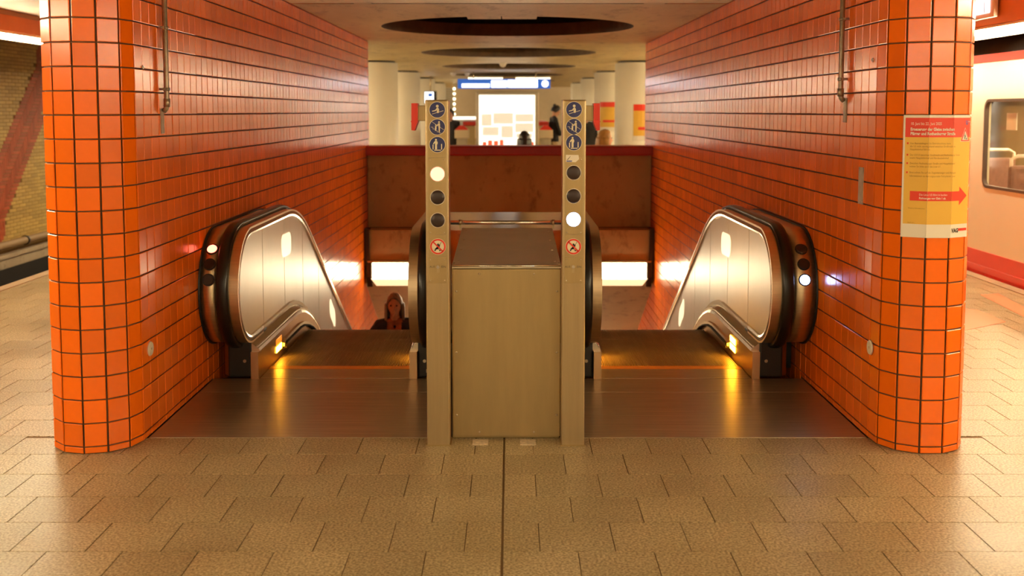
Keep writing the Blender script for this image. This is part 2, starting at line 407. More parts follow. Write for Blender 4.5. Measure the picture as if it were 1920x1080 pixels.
# ------------------------------------------------------------------ tiled walls with rounded ends
def wall(name, s, xin, yend, phase):
    cx = xin+s*NR
    core = MB(); r = NR*math.cos(PI/12)-.0045
    prof = [(xin+s*.006, yend)]
    for k in range(25):
        a = PI+PI*k/24
        prof.append((cx+s*r*math.cos(a), NY+r*math.sin(a)))
    prof.append((cx+s*r, yend))
    zt = CEIL+.35
    n = len(prof); vs = [(x, y, -.31) for x, y in prof]+[(x, y, zt) for x, y in prof]
    core.add(vs, [(i, (i+1) % n, n+(i+1) % n, n+i) for i in range(n)]+[tuple(range(n)), tuple(range(2*n-1, n-1, -1))])
    core.box(xin+s*.006, xin+s*.3, 6.5, 17.5, -5.2, -.31)
    wo = core.build(name, 'grout', kind='structure')
    # frames of the tile columns: list of (origin of lower-left-facing corner base, tangent, normal, width)
    cols = []
    k = 0
    # nose columns from inside to outside
    if phase == 0: angs = [PI+PI*i/6 for i in range(7)]
    else: angs = [PI+PI/12*(2*i+1) for i in range(-1, 7)]
    def pt(a):
        if a < PI: return (xin, NY+(PI-a)*NR)
        if a > 2*PI: return (cx+s*NR, NY+(a-2*PI)*NR)
        return (cx+s*NR*math.cos(a), NY+NR*math.sin(a))
    nose = []
    for i in range(len(angs)-1):
        nose.append((pt(angs[i]), pt(angs[i+1])))
    cols += [(a, b, True) for a, b in nose]
    y = nose[0][0][1]
    inner = []
    while y < yend-.02:
        y2 = min(y+P, yend); inner.append(((xin, y2), (xin, y), y2-y > P*.9)); y = y2
    cols += inner
    y = nose[-1][1][1]; xo = nose[-1][1][0]
    for i in range(int((yend-y)/P)):
        cols.append(((cx+s*NR, y+i*P), (cx+s*NR, y+(i+1)*P), False))
    ncol_named = len(nose)+9
    tm = {}
    def tmesh(wd, ht):
        k = (round(wd, 4), round(ht, 4))
        if k not in tm: tm[k] = tile_mesh(k[0], k[1], .006, .0022, 'tile', 'wall_tile')
        return tm[k]
    field = MB(); count = 0
    rows = [(0.004, Z0-JT/2)]+[(Z0+P*i+JT/2, Z0+P*(i+1)-JT/2) for i in range(int((zt-Z0)/P))]
    for ci, (a, b, full) in enumerate(cols):
        A = Vector((a[0], a[1], 0)); B = Vector((b[0], b[1], 0)); t = (B-A); Lw = t.length; t.normalize()
        nrm = Vector((t.y, -t.x, 0))*(-s)
        # outward normal: pointing away from the wall core
        ctr = Vector((cx, max(NY, (A.y+B.y)/2), 0))
        if nrm.dot((A+B)/2-ctr) < 0: nrm = -nrm
        jw = .0115 if ci < len(nose) else JT
        wd = Lw-jw
        if wd < .01: continue
        org = A+t*(jw/2)
        up = Vector((0, 0, 1))
        if t.cross(up).dot(nrm) < 0: org = B-t*(jw/2); tt = -t
        else: tt = t
        rws = rows
        if ci >= len(nose) and ci < len(nose)+len(inner) and A.y > 6.4:
            rws = rows[1:]+[(Z0-P*(i+1)+JT/2, Z0-P*i-JT/2) for i in range(0, 16)]
        for ri, (za, zb) in enumerate(rws):
            o = org+Vector((0, 0, za))+nrm*random.uniform(-.0006, .0006)
            jit = random.uniform(-.006, .006)
            nn = (nrm+tt*jit+up*random.uniform(-.006, .006)).normalized(); t2 = (tt-nn*tt.dot(nn)).normalized(); u2 = nn.cross(t2)
            if ci < ncol_named and 0 <= za < 2.05:
                m4 = Matrix(((t2.x, u2.x, nn.x, o.x), (t2.y, u2.y, nn.y, o.y), (t2.z, u2.z, nn.z, o.z), (0, 0, 0, 1)))
                inst(tmesh(wd, zb-za), 'wall_tile', m4, wo); count += 1
            else:
                h = zb-za; e = .002
                q = [o-nn*.006, o+t2*wd-nn*.006, o+t2*wd+u2*h-nn*.006, o+u2*h-nn*.006,
                     o+t2*e+u2*e, o+t2*(wd-e)+u2*e, o+t2*(wd-e)+u2*(h-e), o+t2*e+u2*(h-e)]
                field.add(q, [(4,5,6,7),(0,1,5,4),(1,2,6,5),(2,3,7,6),(3,0,4,7)])
    # tiled shaft walls below the platform slab, behind the parapet
    y = yend
    while y < 17.3:
        for i in range(1, 40):
            za = Z0-P*(i+1)+JT/2; zb = za+P-JT
            if zb > -.32 or zb < -4.5: continue
            q = [(xin+s*.006, y+JT, za), (xin+s*.006, y+P, za), (xin+s*.006, y+P, zb), (xin+s*.006, y+JT, zb), (xin, y+JT, za), (xin, y+P, za), (xin, y+P, zb), (xin, y+JT, zb)]
            field.add(q, [(4,5,6,7),(0,1,5,4),(1,2,6,5),(2,3,7,6),(3,0,4,7)])
        y += P
    field.build('tile_field', 'tile', wo, kind='stuff', normals=False)
    return wo
wl = wall('wall_left', -1, XL, 13.45, 0)
wr = wall('wall_right', 1, XR, 13.95, 1)

# ------------------------------------------------------------------ ceiling with round recesses
def ceiling():
    b = MB(); HR = 1.31
    ycs = [1.4, 6.3, 11.24, 16.15, 21.06, 25.97, 30.9, 35.8]
    half = 2.455; xw = 2.22
    rec = []
    for yc in ycs:
        angs = sorted(set([2*PI*i/64 for i in range(64)]+[math.atan2(sy*half, sx*xw) % (2*PI) for sx in (-1, 1) for sy in (-1, 1)]))
        n = len(angs); vs = []
        for a in angs:
            c, s_ = math.cos(a), math.sin(a); k = min(xw/abs(c) if abs(c) > 1e-9 else 1e9, half/abs(s_) if abs(s_) > 1e-9 else 1e9)
            vs.append((c*HR, yc+s_*HR, CEIL)); vs.append((c*k, yc+s_*(k-(.008 if abs(s_*k) > half-.01 else 0)), CEIL))
            vs.append((c*HR, yc+s_*HR, CEIL+.14))
        b.add(vs, [(i*3, ((i+1) % n)*3, ((i+1) % n)*3+1, i*3+1) for i in range(n)])
        rec.append(yc)
    b.box(-xw, xw, -9, -1.06, CEIL, CEIL+.2)
    b.box(-xw, xw, 38.26, 40, CEIL, CEIL+.2)
    MB().box(-4.45, -xw, -9, 14.3, CEIL, CEIL+.1).build('ceiling_left', 'ceiling_brown', kind='structure')
    MB().box(xw, 4.45, -9, 14.3, CEIL+.28, CEIL+.38).build('ceiling_right', 'ceiling_brown', kind='structure')
    b.box(-4.45, -xw, 14.3, 40, CEIL, CEIL+.1).box(xw, 4.45, 14.3, 40, CEIL, CEIL+.1)
    b.box(xw, 4.45, 14.2, 14.3, CEIL, CEIL+.38)
    # slab above the recesses
    b.box(-4.5, 4.5, -9, 40, CEIL+.46, CEIL+.6)
    for yc in rec[:-1]: b.box(-xw, xw, yc+half-.01, yc+half+.01, CEIL+.012, CEIL+.1)
    ce = b.build('ceiling', 'concrete_ceiling', kind='structure', normals=False)
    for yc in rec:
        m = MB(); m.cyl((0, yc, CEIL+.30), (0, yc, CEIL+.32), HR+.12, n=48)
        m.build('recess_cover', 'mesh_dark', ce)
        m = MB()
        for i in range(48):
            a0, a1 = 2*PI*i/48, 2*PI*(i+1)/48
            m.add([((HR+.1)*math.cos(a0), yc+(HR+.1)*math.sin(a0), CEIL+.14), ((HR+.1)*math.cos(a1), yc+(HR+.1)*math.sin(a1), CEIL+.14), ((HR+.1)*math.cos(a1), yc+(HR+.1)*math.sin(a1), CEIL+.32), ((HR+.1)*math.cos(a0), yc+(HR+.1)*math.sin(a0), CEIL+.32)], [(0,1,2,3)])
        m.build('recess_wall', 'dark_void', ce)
        m = MB()
        for i in range(64):
            a0, a1 = 2*PI*i/64, 2*PI*(i+1)/64
            m.add([(HR*math.cos(a0), yc+HR*math.sin(a0), CEIL), (HR*math.cos(a1), yc+HR*math.sin(a1), CEIL), (HR*math.cos(a1), yc+HR*math.sin(a1), CEIL+.14), (HR*math.cos(a0), yc+HR*math.sin(a0), CEIL+.14)], [(0,1,2,3)])
        m.build('recess_rim', 'recess_brown', ce, normals=False)
    for x0, x1 in ((-.38, -.06), (-.05, .28)):
        MB().box(x0, x1, 9.96, 10.36, CEIL+.01, CEIL+.03).build('recess_plate', 'concrete_ceiling', ce)
ceiling()
# platform-edge beams
for s, n, z0, z1 in ((-1, 'trim_3', 2.30, 2.47), (1, 'trim_4', 2.375, 2.80)):
    m = MB(); m.box(s*4.36, s*4.60, -9, 40, z0, z1)
    m.box(s*4.34, s*4.36, -9, 40, z1-.035, z1, 1)
    m.build(n, ['fascia_orange', 'fascia_trim'], kind='structure')

# ------------------------------------------------------------------ luminaires along both platform edges
def strip(s, z):
    r = empty('strip_light', (s*4.4, 0, z), 'long bare fluorescent fitting under the platform edge beam on the '+('brick wall side' if s < 0 else 'train side'), 'light', 'fluorescent fittings under the platform edge beams')
    MB().box(s*4.37, s*4.45, 0, 1.5, z+.040, z+.064, ch=.004).build('housing', 'white_plastic', r)
    MB().cyl((s*4.40, .02, z+.018), (s*4.40, 1.48, z+.018), .022, n=10).build('tube', 'tube', r)
    MB().box(s*4.462, s*4.474, 0, 1.5, z-(.004 if s < 0 else .036), z+.064).build('light_shield', 'white_plastic', r)  # plate added to cut tube light off the upper track wall and train stripe
    for y in (.01, 1.47): MB().box(s*4.385, s*4.425, y, y+.025, z-.006, z+.042).build('lamp_holder', 'white_plastic', r)
    return r
for s, z, ph in ((-1, 2.236, .35), (1, 2.306, .2)):
    first = strip(s, z)
    ys = [-8.6+1.56*i+ph for i in range(31)]
    for y in ys[1:]: copy_tree(first, (0, y, 0))
    first.location.y += ys[0]

# ceiling fittings over the platform in front of the escalators
def fitting(x, y):
    r = empty('platform_light', (x, y, CEIL-.09), 'long covered fluorescent fitting on the platform ceiling facing the escalators', 'light', 'covered fittings on the platform ceiling')
    MB().box(x-.09, x+.09, y, y+1.5, CEIL-.035, CEIL, ch=.005).build('housing', 'white_plastic', r)
    MB().box(x-.08, x+.08, y+.02, y+1.48, CEIL-.085, CEIL-.035, ch=.015).build('cover', 'fitting_cover', r)
mat('fitting_cover', (1, 1, 1), .4, emit=(1, .80, .48), estr=FITTING)
for x in (-.62, .62):
    for y in (-8, -5.9, -3.8, -1.7): fitting(x, y)

# ------------------------------------------------------------------ track walls
def brick_wall():
    X = -7.6; s = -1
    wo = MB().box(X-.3, X, -9, 40, -1.25, 3.2).build('wall_track_left', 'mortar', kind='structure')
    BL, BH = .22, .055; j = .008; u = BH
    YA, YB, ZA, ZB = 15.3, 18.2, -.56, 2.85
    # two lines of the red diagonal band, (y, z) on the wall
    def lim(z): return (16.06+(z-1.19)/1.98*(.9), 16.06+(z+.18)/1.98*.9)
    # edges read at photo points on the wall plane
    def wp(x, y):
        a = (x-VP_X)/F_PX; b = (y-CY_PX)/F_PX
        d = Vector((a, math.cos(TILT)-b*math.sin(TILT), -math.sin(TILT)-b*math.cos(TILT))); t = (X-CAM_X)/d.x
        return d.y*t, CAM_H+d.z*t
    (y1, z1), (y2, z2) = wp(50, 164), wp(0, 298)
    (y3, z3), (y4, z4) = wp(62, 260), wp(0, 441)
    def up(y): return z2+(z1-z2)*(y-y2)/(y1-y2)
    def lo(y): return z4+(z3-z4)*(y-y4)/(y3-y4)
    red = lambda y, z, e=0: lo(y)-e < z < up(y)+e
    yb = tile_mesh(BL-j, BH-j, .010, .002, 'brick_yellow', 'brick')
    rb = tile_mesh(BL-j, BH-j, .010, .002, 'brick_red', 'brick')
    rbv = tile_mesh(BH-j, BL-j, .010, .002, 'brick_red', 'brick')
    items = []
    nz0 = -9
    for r in range(nz0, int(2.85/BH)):
        z = r*BH; off = BL/2 if r % 2 else 0
        for c in range(int(14.5/BL), int(19.5/BL)):
            y = c*BL+off
            if not red(y+BL/2, z+BH/2): items.append((y, z, yb))
    n = 4
    for i in range(int(14.8/u), int(19.4/u)):
        for jz in range(nz0, int(2.85/u)):
            d = (i-jz) % (2*n); y = i*u; z = jz*u
            if d == 0 and red(y+BL/2, z+u/2, .07): items.append((y, z, rb))
            if d == 2*n-1 and red(y+u/2, z+BL/2, .07): items.append((y, z, rbv))
    def key(q):
        yy, zz = q[0], q[1]
        vis = wp(0, 300)[0]-.3 < yy < wp(90, 300)[0]+.1 and -.75 < zz < 2.75
        return (0 if vis else 1, abs(yy-16.5))
    items.sort(key=key)
    fld = [MB(), MB()]
    for k, (y, z, me) in enumerate(items):
        # face looks toward +X : tangent runs toward -Y so that t x up = +X
        m4 = Matrix(((0, 0, 1, X+(.010 if me is yb else .0125)), (1, 0, 0, y), (0, 1, 0, z), (0, 0, 0, 1)))
        if k < 300: inst(me, 'brick', m4, wo)
        else:
            w_, h_ = (BL-j, BH-j) if me is not rbv else (BH-j, BL-j)
            f = fld[0 if me is yb else 1]
            X_ = X+(.010 if me is yb else .0125)
            f.add([(X, y, z), (X, y+w_, z), (X, y+w_, z+h_), (X, y, z+h_), (X_, y, z), (X_, y+w_, z), (X_, y+w_, z+h_), (X_, y, z+h_)], [(4,5,6,7),(0,1,5,4),(1,2,6,5),(2,3,7,6),(3,0,4,7)])
    for yy in range(int(-9/BL), int(40/BL)):
        if int(14.5/BL) <= yy < int(19.5/BL): continue
        for r in range(nz0, int(2.85/BH)):
            y = yy*BL+(BL/2 if r % 2 else 0); z = r*BH
            fld[0].add([(X+.01, y, z), (X+.01, y+BL-j, z), (X+.01, y+BL-j, z+BH-j), (X+.01, y, z+BH-j)], [(0,1,2,3)])
    fld[0].build('brick_field', 'brick_yellow', wo, kind='stuff', normals=False)
    fld[1].build('brick_field', 'brick_red', wo, kind='stuff', normals=False)
    MB().box(X, X+.10, -9, 40, -.60, -.54).box(X, X+.06, -9, 40, -.76, -.60).build('plinth', 'concrete_plain', wo)
    MB().box(X, X+.05, -9, 40, -1.2, -.76).build('wall_foot', 'track_dark', wo)
    # cable pipe along the wall
    p = empty('wall_pipe', (X+.08, 16.5, -.42), 'brown pipe running along the yellow brick track wall', 'pipe')
    MB().cyl((X+.09, -8, -.40), (X+.09, 39, -.40), .062, n=14).build('pipe_run', 'fascia_trim', p)
    for i in range(-4, 20):
        y = 16.45+i*1.7
        if y > -8: MB().cyl((X+.09, y, -.40), (X+.09, y+.05, -.40), .075, n=14).box(X, X+.09, y, y+.05, -.43, -.37).build('clamp', 'black_plastic', p)
brick_wall()
MB().box(7.6, 7.9, -9, 40, -1.3, 3.2).build('wall_track_right', 'mortar', kind='structure')
for s, n in ((-1, 'ceiling_track_left'), (1, 'ceiling_track_right')):
    MB().box(s*4.45, s*7.9, -9, 40, 3.05, 3.2).build(n, 'ceiling_brown', kind='structure')

# ------------------------------------------------------------------ shaft end: parapet, beam, soffit
m = MB().box(XL+.01, XR-.01, Y_PAR+.06, Y_PAR+.30, .16, 1.05)
par = m.build('wall_back', 'concrete_shaft', kind='structure')
MB().box(XL+.01, XR-.01, Y_PAR-.22, Y_PAR+.45, -.22, .15).build('trim_5', 'concrete_shaft', kind='structure')
MB().box(XL+.006, XL+.06, Y_PAR-.26, Y_PAR-.1, -.22, .17).box(XR-.06, XR-.006, Y_PAR-.26, Y_PAR-.1, -.22, .17).build('trim_6', 'window_frame', kind='structure')
MB().box(XL-.02, XR+.02, Y_PAR-.03, Y_PAR+.40, 1.05, 1.17, ch=.02).build('coping', 'red_paint', par)
sof = MB()
sof.add([(XL, Y_PAR-.14, -.52), (XR, Y_PAR-.14, -.52), (XR, Y_PAR+4.2, -.52-4.4*T30), (XL, Y_PAR+4.2, -.52-4.4*T30),
         (XL, Y_PAR-.14, -.22), (XR, Y_PAR-.14, -.22), (XR, Y_PAR+4.2, -.22), (XL, Y_PAR+4.2, -.22)],
        [(0,1,2,3),(4,7,6,5),(0,4,5,1),(1,5,6,2),(2,6,7,3),(3,7,4,0)])
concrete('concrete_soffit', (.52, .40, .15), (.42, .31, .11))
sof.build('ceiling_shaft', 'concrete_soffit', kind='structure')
MB().box(XL, XR, 16.9, 17.2, -5.2, -.3).build('wall_shaft_end', 'concrete_plain', kind='structure')
MB().box(XL, XR, 6.0, 17.2, -5.4, -5.2).box(XL, XR, Y_DECK, 6.5, -5.2, -.05).build('floor_shaft', 'track_dark', kind='structure')
# fitting at the foot of the shaft, over the lower landing
r = empty('landing_light', (0, 16.8, -3.4), 'light fitting on the end wall of the escalator shaft by the lower landing', 'light')
MB().box(-1.3, 1.3, 16.82, 16.899, -3.45, -3.2, ch=.01).build('housing', 'steel', r)
mat('landing_diffuser', (1, .95, .85), .4, emit=(1, .80, .48), estr=75)
MB().box(-1.25, 1.25, 16.80, 16.82, -3.43, -3.22).build('diffuser', 'landing_diffuser', r)
# wide fitting at the foot of the beam
r = empty('shaft_light', (0, Y_PAR-.3, -.53), 'wide bright light fitting under the concrete beam over the escalators', 'light')
MB().box(XL+.04, XR-.04, Y_PAR-.27, Y_PAR-.215, -.44, -.221, ch=.004).build('housing', 'steel', r)
MB().box(XL+.10, XR-.10, Y_PAR-.285, Y_PAR-.27, -.44, -.245).build('diffuser', 'shaft_diffuser', r)
m = MB().add([(XL+.08, Y_PAR-.285, -.435), (XR-.08, Y_PAR-.285, -.435), (XR-.14, Y_PAR-.21, -.535), (XL+.14, Y_PAR-.21, -.535), (XL+.08, Y_PAR-.27, -.435), (XR-.08, Y_PAR-.27, -.435), (XR-.14, Y_PAR-.20, -.525), (XL+.14, Y_PAR-.20, -.525)],
             [(0,1,2,3),(4,7,6,5),(0,4,5,1),(1,5,6,2),(2,6,7,3),(3,7,4,0)])
m.build('lower_reflector', 'shaft_underside_glow', r)
for s_, x in ((1, XL+.03), (-1, XR-.03)):
    MB().poly([(x, Y_PAR-.29, -.24), (x, Y_PAR-.29, -.42), (x+s_*.0, Y_PAR-.20, -.55), (x, Y_PAR-.16, -.55), (x, Y_PAR-.16, -.24)], s_*.06, 'x').build('end_cap', 'black_plastic', r)

# ------------------------------------------------------------------ escalators
YC, ZC, RR = 6.36, .56, .35
Y_END = 16.2
def rail_path(r=RR, start=6.62, step=.06):
    pts = []
    y = start
    pts.append((start, ZC-r)); pts.append((YC+.12, ZC-r))
    for k in range(0, 61):
        a = -PI/2-PI*k/60
        pts.append((YC+r*math.cos(a), ZC+r*math.sin(a)))
    y = YC+.25
    while y < Y_END:
        pts.append((y, ZC+r+base(y))); y += .1 if 7.2 < y < 8.5 else .4
    out = []
    for i, (y, z) in enumerate(pts):
        a = pts[max(i-1, 0)]; b = pts[min(i+1, len(pts)-1)]
        dy, dz = b[0]-a[0], b[1]-a[1]; l = math.hypot(dy, dz)
        out.append((y, z, -dz/l, dy/l))
    return out
def dcols(y0, y1, r, low, front=True):
    ys = []
    if front and y0 <= YC-r+1e-6:
        ys += [YC-r*math.cos(R(a)) for a in range(0, 90, 3)]
    y = max(y0, YC) if front else y0
    while y < y1-1e-6: ys.append(y); y += .08 if 7.2 < y < 8.5 else .25
    ys.append(y1)
    out = []
    for y in ys:
        if y < YC:
            h = math.sqrt(max(r*r-(YC-y)**2, 0)); zl, zh = ZC-h, ZC+h
        else: zl, zh = low(y), ZC+r+base(y)
        if y < YC: zl = max(zl, low(y)) if low(y) < zh else zl
        out.append((y, zl, zh))
    return out
RP = rail_path()
low_rail = lambda y: base(y)+.225
step_mesh = None
def make_step():
    b = MB(); n = 80; wd = XS_OUT-XS_IN-.012; p = wd/n
    for i in range(n):
        x = -wd/2+i*p; b.box(x, x+p*.55, 0, .398, -.012, 0)
    b.box(-wd/2, wd/2, 0, .398, -.03, -.012)
    for i in range(40):
        x = -wd/2+i*p*2; b.box(x, x+p, .386, .398, -.22, -.03)
    b.box(-wd/2, wd/2, .36, .388, -.23, -.03)
    return b.mesh('step', 'step_metal', False)
step_mesh = make_step()
def balustrade(root, xs, d, xwall, signals, outer):
    """xs skirt plane, d direction from the steps outwards"""
    sh = .034 if outer else .008
    X = lambda w_: xs+d*w_
    XB = lambda w_: xs+d*(w_+sh)
    side = 'outer' if outer else 'inner'
    # skirt panel with its front end
    ys = [6.27+.15*i for i in range(int((Y_END-6.27)/.15)+1)]
    MB().slab(X(0), X(.045), [(y, base(y)-.20 if y > 6.65 else .002, base(y)+.165) for y in ys]).build('skirt', 'skirt_metal', root)
    # inner decking strip between skirt and panel
    m = MB(); vs = []
    ys2 = [6.31]+ys[1:]
    prof = [(X(-.002), .163), (X(.006), .18), (XB(.030), .222), (XB(.045), .222), (XB(.045), .163)]
    m.sweep(prof, [(y, base(y), 0, 1) for y in ys2], smooth=False); m.build('inner_decking', 'steel_polished', root)
    MB().sweep([(X(.012), .183), (X(.010), .195), (X(.016), .20), (X(.018), .188)], [(y, base(y), 0, 1) for y in ys2], smooth=False).build('decking_bead', 'rim_chrome', root)
    # brush guard above the steps
    yb = [6.94, 6.98, 7.04]+[y for y in ys if y > 7.06]
    hb = lambda y: base(y)+(.05 if y < 6.96 else .075)
    MB().sweep([(X(0), .0), (X(-.016), .004), (X(-.016), .022), (X(0), .026)], [(y, hb(y), 0, 1) for y in yb], smooth=False).build('guard_rail', 'steel_brushed_curve', root)
    MB().sweep([(X(0), -.012), (X(-.028), -.008), (X(-.028), .000), (X(0), .002)], [(y, hb(y), 0, 1) for y in yb], smooth=False).build('brush', 'brush_black', root)
    # cladding panels
    seams = [YC-RR+.012, 6.70, 7.34]+[7.34+.65*k for k in range(1, 14)]
    for a, b_ in zip(seams[:-1], seams[1:]):
        if b_ > Y_END: break
        first = a < YC
        cols = dcols(a if not first else YC-RR+.012, b_-.012, RR-.012, low_rail) if first else dcols(a, b_-.012, RR-.012, low_rail, False)
        MB().slab(XB(.028), XB(.040), cols).build('cladding_panel', 'panel_satin', root)
    MB().slab(XB(.041), XB(.060), dcols(YC-RR+.02, Y_END, RR-.02, low_rail)).build('panel_backing', 'black_plastic', root)
    # bright rim around the panels, trim band and handrail
    rp = rail_path(RR-.012)
    MB().sweep([(XB(.014), -.034), (XB(.010), -.022), (XB(.012), 0), (XB(.030), 0), (XB(.030), -.034)], rp, smooth=False).build('panel_rim', 'rim_chrome', root)
    rim_low = [(y, base(y)+.222, 0, 1) for y in ys2[1:]]
    MB().sweep([(XB(.016), 0), (XB(.016), .028), (XB(.030), .034), (XB(.030), 0)], rim_low, smooth=False).build('lower_rim', 'rim_chrome', root)
    MB().sweep([(XB(.012), 0), (XB(.012), -.012), (XB(.066), -.012), (XB(.066), 0)], RP, smooth=False).build('trim_band', 'steel_brushed_curve', root)
    hp = []
    for k in range(12):
        a = PI*k/11; hp.append((XB(.100-.035*math.cos(a)*(1 if abs(math.cos(a)) > .99 else 1)), .006+.026*math.sin(a)**.5))
    hp += [(XB(.128), -.006), (XB(.072), -.006)]
    MB().sweep(hp, RP).build('handrail', 'rubber', root)
    MB().sweep([(XB(.080), -.02), (XB(.080), -.002), (XB(.120), -.002), (XB(.120), -.02)], RP, smooth=False).build('handrail_guide', 'black_plastic', root)
    # handrail inlet box
    m = MB().box(X(.048), XB(.155), 6.30, 6.72, .003, .235, ch=.012); ib = m.build('handrail_inlet', 'black_plastic', root)
    for q in (.035, .088):
        MB().disc((X(q), 6.299, .105), (0, -1, 0), .010, .004, 14).build('screw', 'screw', ib)
    if not outer: MB().box(XB(.09), XB(.118), 6.294, 6.30, .035, .055).build('type_plate', 'screw', ib)
    if outer:
        # outer cover between handrail and wall
        co = MB().slab(XB(.134), xwall-d*.012, dcols(YC-RR+.004, Y_END, RR-.004, lambda y: base(y)+.225), smooth=True).build('outer_cover', 'steel_brushed_curve', root)
        MB().sweep([(xwall-d*.012, .004), (xwall-d*.012, -.03), (xwall-d*.003, -.03), (xwall-d*.003, .006)], RP, smooth=False).build('gasket', 'black_plastic', root)
        MB().poly([(XB(.158), 6.34, .003), (XB(.195), 6.38, .003), (XB(.195), 6.6, .003), (XB(.158), 6.6, .003)], .215, 'z').build('closing_sheet', 'steel_flat', root)
        MB().box(XB(.20), xwall-d*.004, 6.55, 6.9, .003, .21).build('recess_filler', 'black_plastic', root)
        xm = (XB(.134)+xwall)/2-d*.006
        for zc, mm in signals:
            sn = (zc-ZC)/RR; cs = math.sqrt(1-sn*sn)
            n = Vector((0, -cs, sn)); c = Vector((xm, YC-RR*cs, ZC+RR*sn))
            lens = MB(); lens.cyl(c-n*.004, c+n*.003, .036, n=24)
            ring = lens.build('signal_ring', 'black_plastic', co)
            MB().cyl(c-n*.002, c+n*.0065, .031, .027, n=24).build('signal_lens', mm, co)
    # flush lamps in the panels under the handrail
    k = 7.40
    while k < 12:
        zc = base(k)+.67; ang = math.atan((base(k+.15)-base(k-.15))/.3)
        pts = []
        hw, hh, rr = .155, .078, .06
        for (sx, sz, a0) in ((1, 1, 0), (-1, 1, 90), (-1, -1, 180), (1, -1, 270)):
            for t in range(0, 91, 15):
                u_ = sx*(hw-rr)+rr*math.cos(R(a0+t)); v_ = sz*(hh-rr)+rr*math.sin(R(a0+t))
                pts.append((XB(.0275), k+u_*math.cos(ang), zc+v_+u_*math.tan(ang)))
        MB().poly(pts, -d*.0035, 'x').build('panel_lamp', 'spot_pane', root)
        k += 1.88
def escalator(cx, label, sig_o, lamps):
    s = 1 if cx > 0 else -1
    root = empty('escalator', (cx, Y_COMB, 0), label, 'escalator')
    balustrade(root, s*XS_OUT, s, XL if s < 0 else XR, sig_o, True)
    balustrade(root, s*XS_IN, -s, 0, [], False)
    # steps
    y = Y_COMB+.006; k = 0
    while y < Y_END-.4:
        z = base(y+.2)
        if y < 7.3: z = 0
        inst(step_mesh, 'step', Matrix.Translation((cx, y, z-.004)), root); y += .4
    # landing plates and comb
    xo = XL if s < 0 else XR
    x0, x1 = sorted((s*.01, xo-s*.002)); 
    xi = s*.372
    a, b_ = sorted((xi, xo-s*.004))
    MB().box(a, b_, Y_DECK, Y_PLATE-.003, -.02, .001, ch=.001).build('landing_plate', 'plate_metal', root)
    MB().box(a, b_, Y_PLATE, 6.29, -.02, .001, ch=.001).build('landing_plate', 'plate_metal', root)
    c0, c1 = sorted((s*(XS_IN+.003), s*(XS_OUT-.003)))
    MB().box(c0, c1, 6.291, Y_COMB-.10, -.02, .002, ch=.001).build('comb_plate', 'plate_metal', root)
    m = MB(); m.box(c0, c1, Y_COMB-.099, Y_COMB-.03, -.02, .003)
    n = 80; p = (c1-c0)/n
    for i in range(n): m.add([(c0+i*p, Y_COMB-.03, .003), (c0+i*p+p*.45, Y_COMB-.03, .003), (c0+i*p+p*.35, Y_COMB+.02, -.004), (c0+i*p+p*.1, Y_COMB+.02, -.004), (c0+i*p, Y_COMB-.03, -.015), (c0+i*p+p*.45, Y_COMB-.03, -.015)], [(0,1,2,3),(0,3,4),(1,5,2),(4,5,1,0)])
    m.build('comb', 'comb_yellow', root, normals=False)
    # direction lamps in the skirt
    xk = s*XS_OUT-s*.003
    for zc, mm in lamps:
        MB().box(xk, xk+s*.004, 6.755, 6.915, zc-.019, zc+.019, ch=.0015).build('direction_lamp', mm, root)
        x2 = s*XS_IN-s*.001
        MB().box(x2, x2+s*.004, 6.755, 6.915, zc-.019, zc+.019, ch=.0015).build('direction_lamp', mm, root)
    return root
CXE = (XS_OUT+XS_IN)/2
escalator(-CXE, 'escalator carrying a rider upward, red signal lit on its side cover', [(.805, 'lens_red'), (.725, 'lens_dark'), (.64, 'lens_dark')], [(.115, 'lamp_amber_dim'), (.066, 'lamp_amber')])
escalator(CXE, 'empty escalator with a bluish white signal lit on its side cover', [(.805, 'lens_dark'), (.725, 'lens_dark'), (.64, 'lens_blue')], [(.115, 'lamp_amber'), (.066, 'lamp_amber')])

